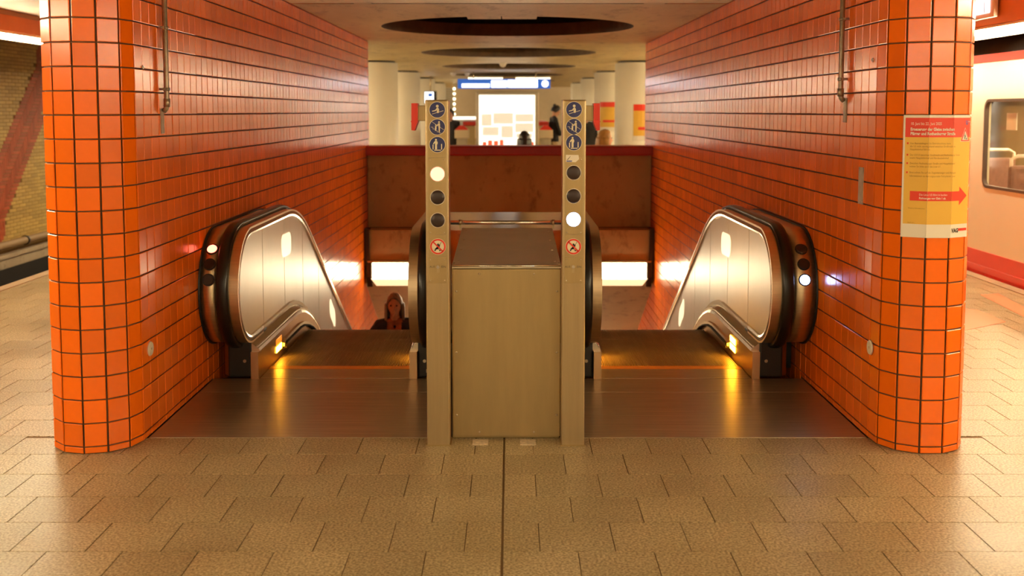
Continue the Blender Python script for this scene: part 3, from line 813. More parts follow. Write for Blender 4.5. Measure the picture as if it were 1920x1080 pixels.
# ------------------------------------------------------------------ control cabinet between the escalators
def cabinet():
    r = empty('control_cabinet', (0, 5.6, 0), 'brushed steel cabinet between the two signal posts, sloping polished lid', 'cabinet')
    X = .258
    MB().box(-X+.004, X+.010, 5.13, 6.2, .0, .845).build('body', 'steel_flat', r)
    fp = MB().box(-.248, .272, 5.11, 5.125, .012, .838, ch=.002).build('front_panel', 'steel_flat', r)
    for (x, z) in ((-.232, .73), (-.232, .43), (-.232, .12), (.255, .73), (.255, .43), (.255, .12), (-.12, .815), (.145, .815), (-.12, .035), (.145, .035), (.012, .845)):
        MB().sphere((x, 5.108, z), .0055, 8, 6, sc=(1, .5, 1)).build('screw', 'screw', fp)
    # lid : sloping sheet with folded front edge
    m = MB(); z0, z1 = .858, .918; y0, y1 = 5.104, 6.20
    m.add([(-.252, y0, z0), (.274, y0, z0), (.274, y1, z1), (-.252, y1, z1), (-.252, y0, z0-.014), (.274, y0, z0-.014), (.274, y1, z1-.014), (-.252, y1, z1-.014)], [(0,1,2,3),(4,7,6,5),(0,4,5,1),(1,5,6,2),(2,6,7,3),(3,7,4,0)])
    lid = m.build('lid', 'lid_steel', r)
    MB().cyl((-.252, y0, z0-.004), (.274, y0, z0-.004), .006, n=8).build('lid_fold', 'rim_chrome', lid)
    for x in (-.245, .267):
        MB().box(x-.004, x+.004, 5.12, 6.18, .859, .862).build('lid_seam', 'steel', lid).rotation_euler = (0, 0, 0)
        for k in range(4):
            y = 5.2+k*.3; MB().sphere((x+(.02 if x < 0 else -.02), y, z0+(y-y0)*(z1-z0)/(y1-y0)), .006, 8, 6, sc=(1, 1, .5)).build('rivet', 'screw', lid)
    # rounded newel cover that joins both inner handrails
    MB().slab(-.408, .408, dcols(YC-RR+.02, 11.5, RR-.02, lambda y: base(y)+.2), smooth=True).build('newel_cover', 'steel_polished', r)
    bar = MB().cyl((-.33, 6.34, .936), (.345, 6.34, .936), .013, n=14).build('cross_bar', 'rim_chrome', r)
    for x in (-.27, .285): MB().cyl((x-.008, 6.34, .936), (x+.008, 6.34, .936), .017, n=14).box(x-.006, x+.006, 6.33, 6.35, .90, .93).build('clamp', 'steel', bar)
cabinet()

# ------------------------------------------------------------------ signal posts
class Flat:
    """flat print drawn in the x/z plane on a face at depth y, looking towards -Y"""
    def __init__(s, x, z, y, k=1.0): s.x, s.z, s.y, s.k = x, z, y, k; s.mb = MB()
    def P(s, u, v): return (s.x+u*s.k, s.y, s.z+v*s.k)
    def poly(s, pts): s.mb.poly([s.P(*p) for p in pts], .0006, 'y'); return s
    def line(s, a, b, w=.05):
        d = Vector((b[0]-a[0], b[1]-a[1])).normalized(); n = Vector((-d.y, d.x))*w/2
        return s.poly([(a[0]+n.x, a[1]+n.y), (b[0]+n.x, b[1]+n.y), (b[0]-n.x, b[1]-n.y), (a[0]-n.x, a[1]-n.y)])
    def circ(s, u, v, r, n=14): return s.poly([(u+r*math.cos(2*PI*i/n), v+r*math.sin(2*PI*i/n)) for i in range(n)])
    def ring(s, r0, r1, n=32):
        for i in range(n):
            a, b = 2*PI*i/n, 2*PI*(i+1)/n
            s.poly([(r0*math.cos(a), r0*math.sin(a)), (r1*math.cos(a), r1*math.sin(a)), (r1*math.cos(b), r1*math.sin(b)), (r0*math.cos(b), r0*math.sin(b))])
        return s
def pictogram(kind, x, z, y, parent):
    r = .0385
    st = MB().cyl((x, y, z), (x, y-.0012, z), r, n=36, smooth=False).build('sticker', 'cream_print', parent)
    MB().cyl((x, y-.0011, z), (x, y-.0018, z), r*.94, n=36, smooth=False).build('sticker_field', 'blue_sign' if kind < 3 else 'cream_print', st)
    f = Flat(x, z, y-.0027, r)
    if kind == 0:      # hold the handrail
        f.circ(.02, .45, .17).poly([(-.08, .24), (.12, .28), (.24, .05), (.22, -.32), (.08, -.42), (-.04, -.30)]).poly([(-.06, .22), (-.24, -.02), (-.62, -.12), (-.60, -.22), (-.18, -.14), (.04, .08)])
        f.line((-.62, -.50), (.76, -.10), .055)
    elif kind == 1:    # keep children by the hand
        f.circ(.22, .60, .11).poly([(.10, .46), (.34, .46), (.34, -.05), (.30, -.58), (.18, -.58), (.16, -.05)]).poly([(.12, .42), (-.18, .14), (-.10, .04), (.16, .24)])
        f.circ(-.18, .26, .08).poly([(-.26, .16), (-.10, .16), (-.08, -.18), (-.14, -.44), (-.24, -.44), (-.28, -.12)])
        f.line((-.62, .62), (.80, -.34), .04)
        st_ = [(-.78, -.02), (-.52, -.02), (-.52, -.24), (-.26, -.24), (-.26, -.44), (0, -.44), (0, -.60), (.26, -.60), (.26, -.74), (.5, -.74)]
        for a, b in zip(st_[:-1], st_[1:]): f.line(a, b, .045)
    elif kind == 2:    # stand inside the handrails
        f.circ(-.16, .58, .12).poly([(-.30, .44), (-.02, .44), (.06, .20), (-.04, -.05), (-.04, -.58), (-.28, -.58), (-.28, -.02)]).poly([(-.30, .44), (-.52, .12), (-.46, .02), (-.24, .26)])
        f.line((-.52, .0), (-.52, -.60), .12).line((.52, .08), (.52, -.60), .12).line((-.38, -.68), (.44, -.68), .10)
    else:              # no push chairs
        f.poly([(-.10, .30), (.05, .42), (.18, .20), (.30, .34), (.22, -.02), (.05, -.22), (-.36, -.28), (-.34, -.36), (.0, -.32)]).line((.20, .2), (.44, .56), .05).line((-.05, -.2), (-.30, -.42), .05).line((.0, -.25), (.22, -.44), .05)
        f.ring(.08, .13, 12) if False else None
        f.circ(-.34, -.46, .09, 10).circ(.24, -.48, .09, 10)
    f.mb.build('pictogram', 'black_print' if kind == 3 else 'cream_print', st)
    if kind == 3:
        g = Flat(x, z, y-.0035, r); g.ring(.76, .95).line((-.60, .60), (.60, -.60), .17); g.mb.build('prohibition_ring', 'red_print', st)
def post(x0, s, label, lit, zs, torn):
    w_ = .110; yf = 5.0
    r = empty('signal_post', (x0+w_/2, yf+.06, 0), label, 'signal post')
    MB().box(x0, x0+w_, yf, yf+.118, .0, 1.652, ch=.006).build('post', 'steel', r)
    MB().box(x0-.004, x0+w_+.004, yf-.004, yf+.12, .0, .006).build('foot_plate', 'steel_flat', r)
    xc = x0+w_/2-.002*s
    MB().box(x0+.012, x0+w_-.012, yf-.002, yf+.002, 1.385, 1.646, ch=.001).build('sign_plate', 'steel_flat', r)
    lp = MB().box(x0+.012, x0+w_-.012, yf-.002, yf+.002, 1.02, 1.382, ch=.001).build('lamp_plate', 'steel_flat', r)
    MB().box(x0+.012, x0+w_-.012, yf-.0015, yf+.002, .915, 1.017, ch=.001).build('sign_plate', 'steel_flat', r)
    kp = MB().box(x0+.012, x0+w_-.012, yf-.002, yf+.002, .788, .912, ch=.001).build('key_plate', 'steel_flat', r)
    for z, pp in ((1.372, lp), (1.028, lp), (.900, kp), (.800, kp)):
        for u in (.022, w_-.022): MB().sphere((x0+u, yf-.002, z), .0035, 8, 6, sc=(1, .5, 1)).build('screw', 'screw', pp)
    for k in range(3): pictogram(k, xc, zs[k], yf-.002, r)
    pictogram(3, xc, .962, yf-.0015, r)
    for k in range(3):
        z = zs[3+k]; on = lit[0] == k
        MB().cyl((xc, yf-.002, z), (xc, yf-.005, z), .0365, n=32, smooth=False).build('lens_ring', 'steel_polished', r)
        def dome(p): return p
        MB().sphere((xc, yf-.004, z), .0335, 24, 12, sc=(1, .22, 1)).build('signal_lens', lit[1] if on else 'lens_dark', r)
    # key switch with its two words
    MB().cyl((xc, yf-.002, .866), (xc, yf-.010, .866), .008, n=16, smooth=False).build('key_switch', 'steel_polished', kp)
    MB().box(xc-.006, xc+.006, yf-.003, yf-.002, .838, .856, ch=.0004).build('key_cover', 'steel', kp)
    for body, u in (('AUS', -.040), ('EIN', .016)):
        v, f = text_geo(body, .0145); b = MB(); b.add([(xc+u+p[0], yf-.0026, .861+p[1]) for p in v], f); b.build('lettering', 'black_print', kp, normals=False)
    # red emergency box on a bracket
    xb = x0 if s < 0 else x0+w_
    br = MB().box(xb, xb+s*.037, yf+.025, yf+.075, 1.553, 1.626, ch=.003).build('bracket', 'steel_flat', r)
    xo = xb+s*.035
    m = MB().box(xo, xo+s*.030, yf+.005, yf+.095, 1.552, 1.636, ch=.003)
    m.poly([(xo, yf+.005, 1.550), (xo+s*.030, yf+.005, 1.550), (xo+s*.030, yf+.005, 1.510), (xo+s*.016, yf+.005, 1.508)], .09, 'y')
    m.box(xo-s*.000, xo+s*.032, yf+.003, yf+.097, 1.548, 1.553)
    m.build('emergency_box', 'red_box', r)
    if torn:
        t = MB().poly([(x0+.016, yf-.0028, 1.395), (x0+.075, yf-.0028, 1.394), (x0+.078, yf-.0028, 1.375), (x0+.062, yf-.0028, 1.360), (x0+.016, yf-.0028, 1.362)], .0006, 'y').build('torn_sticker', 'paper_white', r)
        MB().poly([(x0+.018, yf-.0034, 1.368), (x0+.046, yf-.0034, 1.368), (x0+.044, yf-.0034, 1.363), (x0+.020, yf-.0034, 1.363)], .0006, 'y').build('sticker_print', 'paper_blue', t)
        MB().poly([(x0+.022, yf-.0034, 1.372), (x0+.036, yf-.0034, 1.388), (x0+.038, yf-.0034, 1.388), (x0+.026, yf-.0034, 1.372)], .0006, 'y').build('sticker_print', 'black_print', t)
post(-.369, -1, 'steel signal post with its top lamp glowing red', (0, 'lens_red'), (1.605, 1.525, 1.443, 1.305, 1.195, 1.087), False)
post(.274, 1, 'steel signal post with its bottom lamp glowing bluish white', (2, 'lens_blue'), (1.606, 1.527, 1.452, 1.311, 1.201, 1.091), True)

# ------------------------------------------------------------------ things on the tiled walls
def conduit(x, s, y, zb, label):
    r = empty('conduit', (x-s*.02, y, zb), label, 'pipe')
    xo = x-s*.028
    pts = [(xo, y, CEIL+.2), (xo, y, zb+.10), (xo, y, zb+.03), (xo+s*.004, y, zb+.012), (xo+s*.018, y, zb-.004)]
    MB().tube(pts, .013, 12).build('pipe_run', 'galvanised', r)
    MB().cyl((xo, y, zb+.02), (xo, y, zb+.062), .0165, n=12).build('coupling', 'galvanised', r)
    for z in (zb+.11, zb+.42, zb+.73):
        c = MB().cyl((xo, y, z-.008), (xo, y, z+.008), .017, n=12).cyl((xo, y-.028, z), (xo+s*.026, y-.028, z), .006, n=8).box(xo-.006, xo+.006, y-.034, y+.012, z-.006, z+.006)
        c.build('clamp', 'galvanised', r)
    MB().box(x-s*.006, x+s*.003, y-.022-.03*0, y+.022, zb-.115, zb+.012, ch=.002).build('cover_plate', 'galvanised', r)
conduit(XL, -1, 5.46, 1.60, 'thin grey conduit on the tiled wall opposite the poster wall')
conduit(XR, 1, 5.60, 1.655, 'thin grey conduit on the tiled wall with the poster')
def plug(x, s, y, z, label):
    r = empty('wall_plug', (x, y, z), label, 'cover')
    MB().cyl((x, y, z), (x-s*.008, y, z), .037, .033, n=28).build('cap', 'white_plastic', r)
    MB().cyl((x-s*.007, y, z), (x-s*.010, y, z), .006, n=10).build('screw', 'screw', r)
plug(XL, -1, 5.19, .43, 'round white cover disc low on the wall by the red signal')
plug(XR, 1, 5.12, .452, 'round white cover disc low on the wall end that carries the poster')
r = empty('wall_plate', (XR, 5.32, 1.13), 'narrow brass coloured metal plate screwed on orange tiles', 'plate')
MB().box(XR-.004, XR+.002, 5.285, 5.355, 1.135, 1.32, ch=.0015).build('plate', 'galvanised', r)
for y in (5.295, 5.345):
    for z in (1.148, 1.307): MB().sphere((XR-.004, y, z), .004, 8, 6, sc=(.5, 1, 1)).build('screw', 'screw', r)
for x, s, y, z, lb in ((XL, -1, 5.19, 1.81, 'tiny metal plug in a tile joint beside the thin conduit, facing the poster wall'), (XR, 1, 5.19, 1.845, 'tiny metal plug in the tiles above the brass plate')):
    MB().cyl((x+s*.002, y, z), (x-s*.006, y, z), .011, .009, n=12).cyl((x-s*.006, y, z), (x-s*.009, y, z), .004, n=8).build('tile_plug', 'screw', None, lb, 'plug')

# poster that follows the flat tiles of the rounded wall end
def poster():
    cx = XR+NR; PW, PH = .395, .563; KU = .345/.395; A0 = R(-135.0); zb = 1.018
    Rr = NR+.0045
    def facet(u):
        # arc position u (m) -> point on the polygon of tile facets
        L = 2*Rr*math.sin(PI/12); k = math.floor(u/L); t = u/L-k
        a = A0+k*PI/6; b = a+PI/6
        p = Vector((cx+Rr*math.cos(a), NY+Rr*math.sin(a), 0)); q = Vector((cx+Rr*math.cos(b), NY+Rr*math.sin(b), 0))
        n = Vector((math.cos((a+b)/2), math.sin((a+b)/2), 0))
        return p.lerp(q, t), n
    def W(u, v, h):
        p, n = facet(min(max(u, 0), PW)*KU); return p+n*h+Vector((0, 0, zb+v))
    r = empty('poster', (W(PW/2, 0, 0)), 'yellow and red notice poster stuck around the rounded tiled wall end', 'poster')
    L = 2*Rr*math.sin(PI/12)/KU
    def rect(u0, u1, v0, v1, h, m_, name, parent, th=.0008):
        us = sorted(set([u0, u1]+[L*k for k in range(1, 4) if u0 < L*k < u1])); b = MB()
        for a, c in zip(us[:-1], us[1:]):
            e = 1e-5
            q = [W(a+e, v0, h), W(c-e, v0, h), W(c-e, v1, h), W(a+e, v1, h), W(a+e, v0, h-th), W(c-e, v0, h-th), W(c-e, v1, h-th), W(a+e, v1, h-th)]
            b.add(q, [(0,1,2,3),(4,7,6,5),(0,4,5,1),(1,5,6,2),(2,6,7,3),(3,7,4,0)])
        return b.build(name, m_, parent, normals=False)
    sheet = rect(0, PW, 0, PH, .0012, 'paper_white', 'sheet', r)
    yel = rect(.010, PW-.010, .062, .462, .0018, 'paper_yellow', 'yellow_field', r)
    red = rect(.010, PW-.010, .462, .551, .0018, 'paper_red', 'red_header', r)
    def text(body, u, v, size, m_, h=.0024, bold=0.0, sx=1.0):
        vv, ff = text_geo(body, size, bold); b = MB()
        b.add([W(u+p[0]*sx, v+p[1], h) for p in vv], ff); return b.build('lettering', m_, r, normals=False)
    text('10. Juni bis 22. Juni 2025', .036, .518, .0185, 'paper_white', sx=.86)
    text('Erneuerung der Gleise zwischen', .036, .492, .0195, 'paper_white', bold=.0006, sx=.88)
    text('Plärrer und Rothenburger Straße', .036, .472, .0195, 'paper_white', bold=.0006, sx=.88)
    lines = [(.430, 'Von Betriebsbeginn bis Betriebsschluss kann', 1), (.416, 'die U2 nicht durchgehend zwischen Großreuth bis', 0), (.402, 'Hauptbahnhof fahren.', 0),
             (.377, 'Die U2/U3 zwischen Großreuth und Rothenburger Straße', 1), (.363, 'sowie Hauptbahnhof und Nordostbahnhof.', 0),
             (.338, 'Zwischen Rothenburger Straße und Hauptbahnhof', 1), (.324, 'nutzen Sie bitte auch die Linie U1.', 0),
             (.296, 'Bitte achten Sie auf die Zugzielanzeiger und Ansagen.', 1), (.280, 'Informationen zu den angepassten Fahrplänen unter', 0)]
    for v, t, bu in lines:
        text(t, .036, v, .0125, 'paper_text', sx=.92)
        if bu: rect(.020, .028, v, v+.008, .0024, 'paper_red', 'bullet', r, .0005)
    # arrow
    rect(.042, .315, .170, .214, .0024, 'paper_red', 'arrow_shaft', r, .0005)
    b = MB(); us = [.313, .3415, .372]; hs = [.043, .023, .001]
    for a, c, h0, h1 in zip(us[:-1], us[1:], hs[:-1], hs[1:]): b.add([W(a, .192-h0, .0024), W(c, .192-h1, .0024), W(c, .192+h1, .0024), W(a, .192+h0, .0024)], [(0,1,2,3)])
    b.build('arrow_head', 'paper_red', r, normals=False)
    text('Die Linie U2 fährt in beiden', .088, .194, .0135, 'paper_white', .003, sx=.95); text('Richtungen von Gleis 1 ab.', .088, .178, .0135, 'paper_white', .003, .0003, sx=.95)
    text('Weitere Informationen', .034, .132, .009, 'paper_text'); text('Stand: Juni', .034, .066, .008, 'paper_text')
    text('VAG', .262, .024, .026, 'black_print', .0024, .0012, 1.0)
    rect(.314, .380, .030, .042, .0024, 'paper_red', 'logo_stripe', r, .0005)
    text('U', .348, .520, .026, 'paper_blue', .0026, .0012); text('VAG', .366, .530, .008, 'paper_white', .0026)
    def tri(cu, cv, k, m_, h, name):
        b = MB(); n = 8
        for i in range(n):
            v0, v1 = i/n, (i+1)/n; w0, w1 = (1-v0)*k, (1-v1)*k; hh = k*1.73
            for sg in (-1, 1):
                b.add([W(cu, cv+v0*hh, h), W(cu+sg*w0, cv+v0*hh, h), W(cu+sg*w1, cv+v1*hh, h), W(cu, cv+v1*hh, h)], [(0,1,2,3)])
        b.build(name, m_, r, normals=False)
    tri(.345, .442, .037, 'paper_white', .0026, 'warning_sign'); tri(.345, .444, .034, 'paper_red', .0031, 'warning_sign'); tri(.345, .449, .024, 'paper_white', .0036, 'warning_sign')
    b = MB()
    def pl(pts): b.add([W(.345+p[0]*.02, .451+p[1]*.02, .0041) for p in pts], [tuple(range(len(pts)))])
    pl([(-.25, 1.15), (-.05, 1.15), (-.05, 1.35), (-.25, 1.35)]); pl([(-.3, 1.1), (-.05, 1.1), (.1, .7), (-.1, .55), (-.35, .8)]); pl([(-.35, .65), (-.15, .6), (-.35, .05), (-.5, .05)]); pl([(-.15, .6), (.0, .55), (.1, .05), (-.05, .05)]); pl([(.2, .05), (.8, .05), (.5, .4)]); pl([(.0, .75), (.35, .3), (.4, .36), (.05, .85)])
    b.build('warning_figure', 'black_print', r, normals=False)
poster()

# ------------------------------------------------------------------ floor arrow by the train
a = MB()
def g(x, y):
    b = (y-CY_PX)/F_PX; d = Vector(((x-VP_X)/F_PX, math.cos(TILT)-b*math.sin(TILT), -math.sin(TILT)-b*math.cos(TILT))); t = -CAM_H/d.z
    return (CAM_X+d.x*t, d.y*t, .0012)
r = empty('floor_arrow', g(1870, 580), 'faded pink arrow sticker on the platform floor beside the train', 'floor sticker')
MB().poly([g(1838, 553), g(1872, 551), g(1935, 584), g(1935, 602)], .0012, 'z').build('arrow_bar', 'floor_pink', r)
MB().poly([g(1800, 579), g(1832, 581), g(1886, 604), g(1800, 622)], .0012, 'z').build('arrow_tip', 'floor_pink', r)
# ------------------------------------------------------------------ columns beyond the shaft
def column(x, y, label):
    r = empty('column', (x, y, 0), label, 'column', 'cream round columns along the platform')
    n = 48; rad = .44
    m = MB(); vs = []
    for z in (0, CEIL-.03):
        for i in range(n): a = 2*PI*i/n; vs.append((x+rad*math.cos(a), y+rad*math.sin(a), z))
    m.add(vs, [(i, (i+1) % n, n+(i+1) % n, n+i) for i in range(n)], 0, True); m.add(vs, [tuple(range(n, 2*n))])
    m.build('shaft', 'column_paint', r)
    MB().cyl((x, y, CEIL-.03), (x, y, CEIL), rad-.05, n=32).build('shadow_gap', 'black_plastic', r)
    MB().cyl((x, y, 0), (x, y, .10), rad+.006, n=48).build('base_band', 'steel_flat', r)
    return r
YCOL = [18.95, 23.65, 28.3, 32.95]
for x, sd in ((-2.40, 'beside the slatted shutter row'), (2.32, 'in the row carrying the posters')):
    for y in YCOL: column(x, y, 'cream painted round column '+sd)
# ------------------------------------------------------------------ notices on the columns
def col_poster(x, y, rad, a0, zb, wd, ht, label):
    r = empty('column_poster', (x+rad*math.cos(a0), y+rad*math.sin(a0), zb), label, 'poster')
    def band(u0, u1, v0, v1, h, mm, nm):
        b = MB(); n = 6; vs = []
        for i in range(n+1):
            a = a0+(u0+(u1-u0)*i/n)*wd/rad
            for z in (zb+v0*ht, zb+v1*ht): vs.append((x+(rad+h)*math.cos(a), y+(rad+h)*math.sin(a), z))
        b.add(vs, [(2*i, 2*i+2, 2*i+3, 2*i+1) for i in range(n)]); b.build(nm, mm, r, normals=False)
    band(0, 1, 0, 1, .003, 'paper_white', 'sheet'); band(.02, .98, .14, .82, .005, 'paper_yellow', 'yellow_field'); band(.02, .98, .82, .99, .005, 'paper_red', 'red_header'); band(.2, .85, .30, .38, .007, 'paper_red', 'arrow_shaft')
col_poster(2.32, 18.95, .44, R(-112), 1.08, .46, .64, 'yellow notice with red header on the column closest to the parapet')
col_poster(2.32, 23.65, .44, R(-140), 1.16, .46, .64, 'yellow notice with red header on the column behind the black coat')
col_poster(2.32, 32.95, .44, R(-150), 1.10, .46, .64, 'small yellow notice on a column far beyond the man with the phone')

# ------------------------------------------------------------------ end wall, shutter, far fixtures
MB().box(-4.7, 4.7, 39.6, 39.9, 0, 2.9).build('wall_end', 'back_wall', kind='structure')
r = empty('roller_shutter', (-1.98, 34, 0), 'grey slatted shutter between two vertical rows of small bulbs', 'shutter')
for k in range(30): MB().box(-2.17, -1.80, 34.0, 34.03, .05+k*.076, .05+k*.076+.066, ch=.004).build('slat', 'shutter', r)
for x in (-2.22, -1.75):
    MB().box(x-.045, x+.045, 33.98, 34.05, 0, CEIL).build('side_post', 'frame_grey', r)
    for z in (1.5, 1.66, 1.82, 1.98, 2.14, 2.3): MB().sphere((x, 33.96, z), .035, 10, 8).build('bulb', 'bulb', r)
r = empty('info_screen', (-2.2, 29, 1.8), 'small bright screen hanging at the far column row', 'screen')
MB().box(-2.16, -1.84, 27.2, 27.26, 1.78, 2.10, ch=.01).build('case', 'black_plastic', r)
MB().box(-2.145, -1.92, 27.19, 27.2, 1.80, 2.08).build('lit_panel', 'sign_white', r)
MB().box(-2.06, -1.95, 27.183, 27.19, 1.96, 2.05).build('screen_print', 'sign_blue', r)
MB().cyl((-2.0, 27.23, 2.1), (-2.0, 27.23, CEIL), .015, n=8).build('hanger', 'steel_flat', r)
# low counter with a lit edge
r = empty('counter', (-1.3, 30, 0), 'grey counter with a bright lit edge at the far end of the platform', 'counter')
MB().box(-1.75, -.95, 30, 30.7, 0, 1.36, ch=.01).build('body', 'grey_wall', r)
MB().box(-1.77, -.93, 29.97, 30.72, 1.36, 1.44, ch=.01).build('lit_edge', 'ad_glow', r)
# hanging direction sign
r = empty('direction_sign', (-.05, 24, 2.1), 'wide backlit blue and white direction sign hanging from the ceiling', 'sign')
p0, p1 = at(858, 148, 24), at(1032, 166, 24)
MB().box(p0.x, p1.x, 24, 24.16, p1.z, p0.z, ch=.006).build('case', 'sign_blue', r)
def sp(x0, x1, y0, y1, mm, nm='sign_field'):
    a, b = at(x0, y0, 24), at(x1, y1, 24); MB().box(a.x, b.x, 23.985, 23.999, b.z, a.z, ch=.003).build(nm, mm, r)
sp(866, 918, 157, 164, 'sign_white'); sp(921, 950, 151, 164, 'sign_white'); sp(952, 1008, 150, 164, 'sign_white')
c = at(1022, 157, 24); MB().cyl((c.x, 23.999, c.z), (c.x, 23.985, c.z), .075, n=24).build('sign_disc', 'sign_white', r)
v, f = text_geo('U', .12, .004, 'CENTER'); b = MB(); b.add([(c.x+q[0], 23.98, c.z-.043+q[1]) for q in v], f); b.build('lettering', 'sign_blue', r, normals=False)
for x in (-.8, .6): MB().cyl((x, 24.08, p0.z), (x, 24.08, CEIL), .012, n=8).build('hanger', 'steel_flat', r)
# backlit advertising display
r = empty('poster_display', (-.05, 22, 0), 'white backlit poster display in a grey frame beyond the red coping', 'display')
a_, b_ = at(892, 172, 22), at(1010, 300, 22)
MB().box(a_.x, b_.x, 22.0, 22.22, .35, a_.z, ch=.02).build('case', 'frame_grey', r)
for x in (a_.x+.12, b_.x-.12): MB().box(x-.06, x+.06, 22.04, 22.18, 0, .36).build('leg', 'frame_grey', r)
c0, c1 = at(898, 178, 22), at(1003, 300, 22)
MB().box(c0.x, c1.x, 21.985, 22.0, .45, c0.z, ch=.004).build('lit_face', 'ad_glow', r)
def ap(x0, x1, y0, y1, mm):
    a, b = at(x0, y0, 22), at(x1, y1, 22); MB().box(a.x, b.x, 21.978, 21.985, b.z, a.z).build('print', mm, r)
for q in ((903, 922, 214, 236), (925, 962, 212, 232), (966, 1000, 214, 228), (905, 935, 238, 254), (940, 962, 236, 258), (966, 1000, 231, 248), (968, 998, 250, 258)): ap(*q, 'ad_print')
for q in ((905, 912, 266, 275), (915, 923, 263, 275), (926, 934, 264, 275), (937, 944, 262, 275), (990, 1001, 266, 275)): ap(*q, 'ad_red')
# ticket cancelling posts with red gable tops, and the red-capped parapets behind them
def canceller(x, y, label):
    r = empty('ticket_canceller', (x, y, 0), label, 'ticket machine')
    MB().box(x-.11, x+.11, y, y+.2, 0, 1.02, ch=.01).build('pedestal', 'frame_grey', r)
    MB().box(x-.15, x+.15, y-.03, y+.23, 1.02, 1.20, ch=.012).build('head', 'beige_cabinet', r)
    MB().poly([(x-.14, y-.02, 1.20), (x+.14, y-.02, 1.20), (x+.05, y-.02, 1.29), (x-.05, y-.02, 1.29)], .24, 'y').build('cap', 'red_box', r)
canceller(-1.0, 22.6, 'beige ticket canceller with red gable cap beside the lit counter')
canceller(.78, 22.6, 'beige ticket canceller with red gable cap beside the man with the phone')
def low_wall(x0, x1, label):
    r = empty('stair_parapet', ((x0+x1)/2, 23.6, 0), label, 'parapet')
    MB().box(x0, x1, 23.2, 26.5, 0, 1.28).build('wall_body', 'concrete_shaft', r)
    MB().box(x0-.02, x1+.02, 23.15, 26.55, 1.28, 1.37, ch=.015).build('coping', 'red_paint', r)
low_wall(-.98, -.74, 'brown parapet with red coping next to the lit counter')
low_wall(.60, .84, 'brown parapet with red coping next to the man with the phone')
# detectors and far ceiling lights
for x, y, lb in ((943, 118, 'small white smoke detector on the ceiling between two round recesses'), (850, 143, 'small round ceiling camera left of the blue sign case'), (876, 145, 'small round ceiling camera right above the blue sign case')):
    pz = CEIL; b = (y-CY_PX)/F_PX; d = Vector(((x-VP_X)/F_PX, math.cos(TILT)-b*math.sin(TILT), -math.sin(TILT)-b*math.cos(TILT))); t = (pz-CAM_H)/d.z
    px, py = CAM_X+d.x*t, d.y*t
    py = min(py, 24.5); px = CAM_X+d.x*py/d.y
    if 'left' in lb: lb = 'small round ceiling camera above the blue end of the direction sign'
    elif 'right' in lb: lb = 'small round ceiling camera hanging next to the sign rod'
    MB().cyl((px, py, CEIL-.02), (px, py, CEIL), .075, n=18).sphere((px, py, CEIL-.02), .06, 14, 8).build('ceiling_detector', 'white_plastic', None, lb, 'detector')
fl = None
for i, (x, y) in enumerate(((-.6, 27.0), (.6, 27.0), (-.6, 29.5), (.6, 29.5), (-.6, 34), (.6, 34))):
    r = empty('ceiling_light', (x, y, CEIL-.06), 'flat warm ceiling light behind the blue direction sign', 'light', 'flat ceiling lights beyond the sign')
    MB().box(x-.45, x+.45, y, y+.25, CEIL-.04, CEIL, ch=.006).build('housing', 'white_plastic', r)
    MB().box(x-.43, x+.43, y+.02, y+.23, CEIL-.055, CEIL-.04).build('diffuser', 'bulb', r)

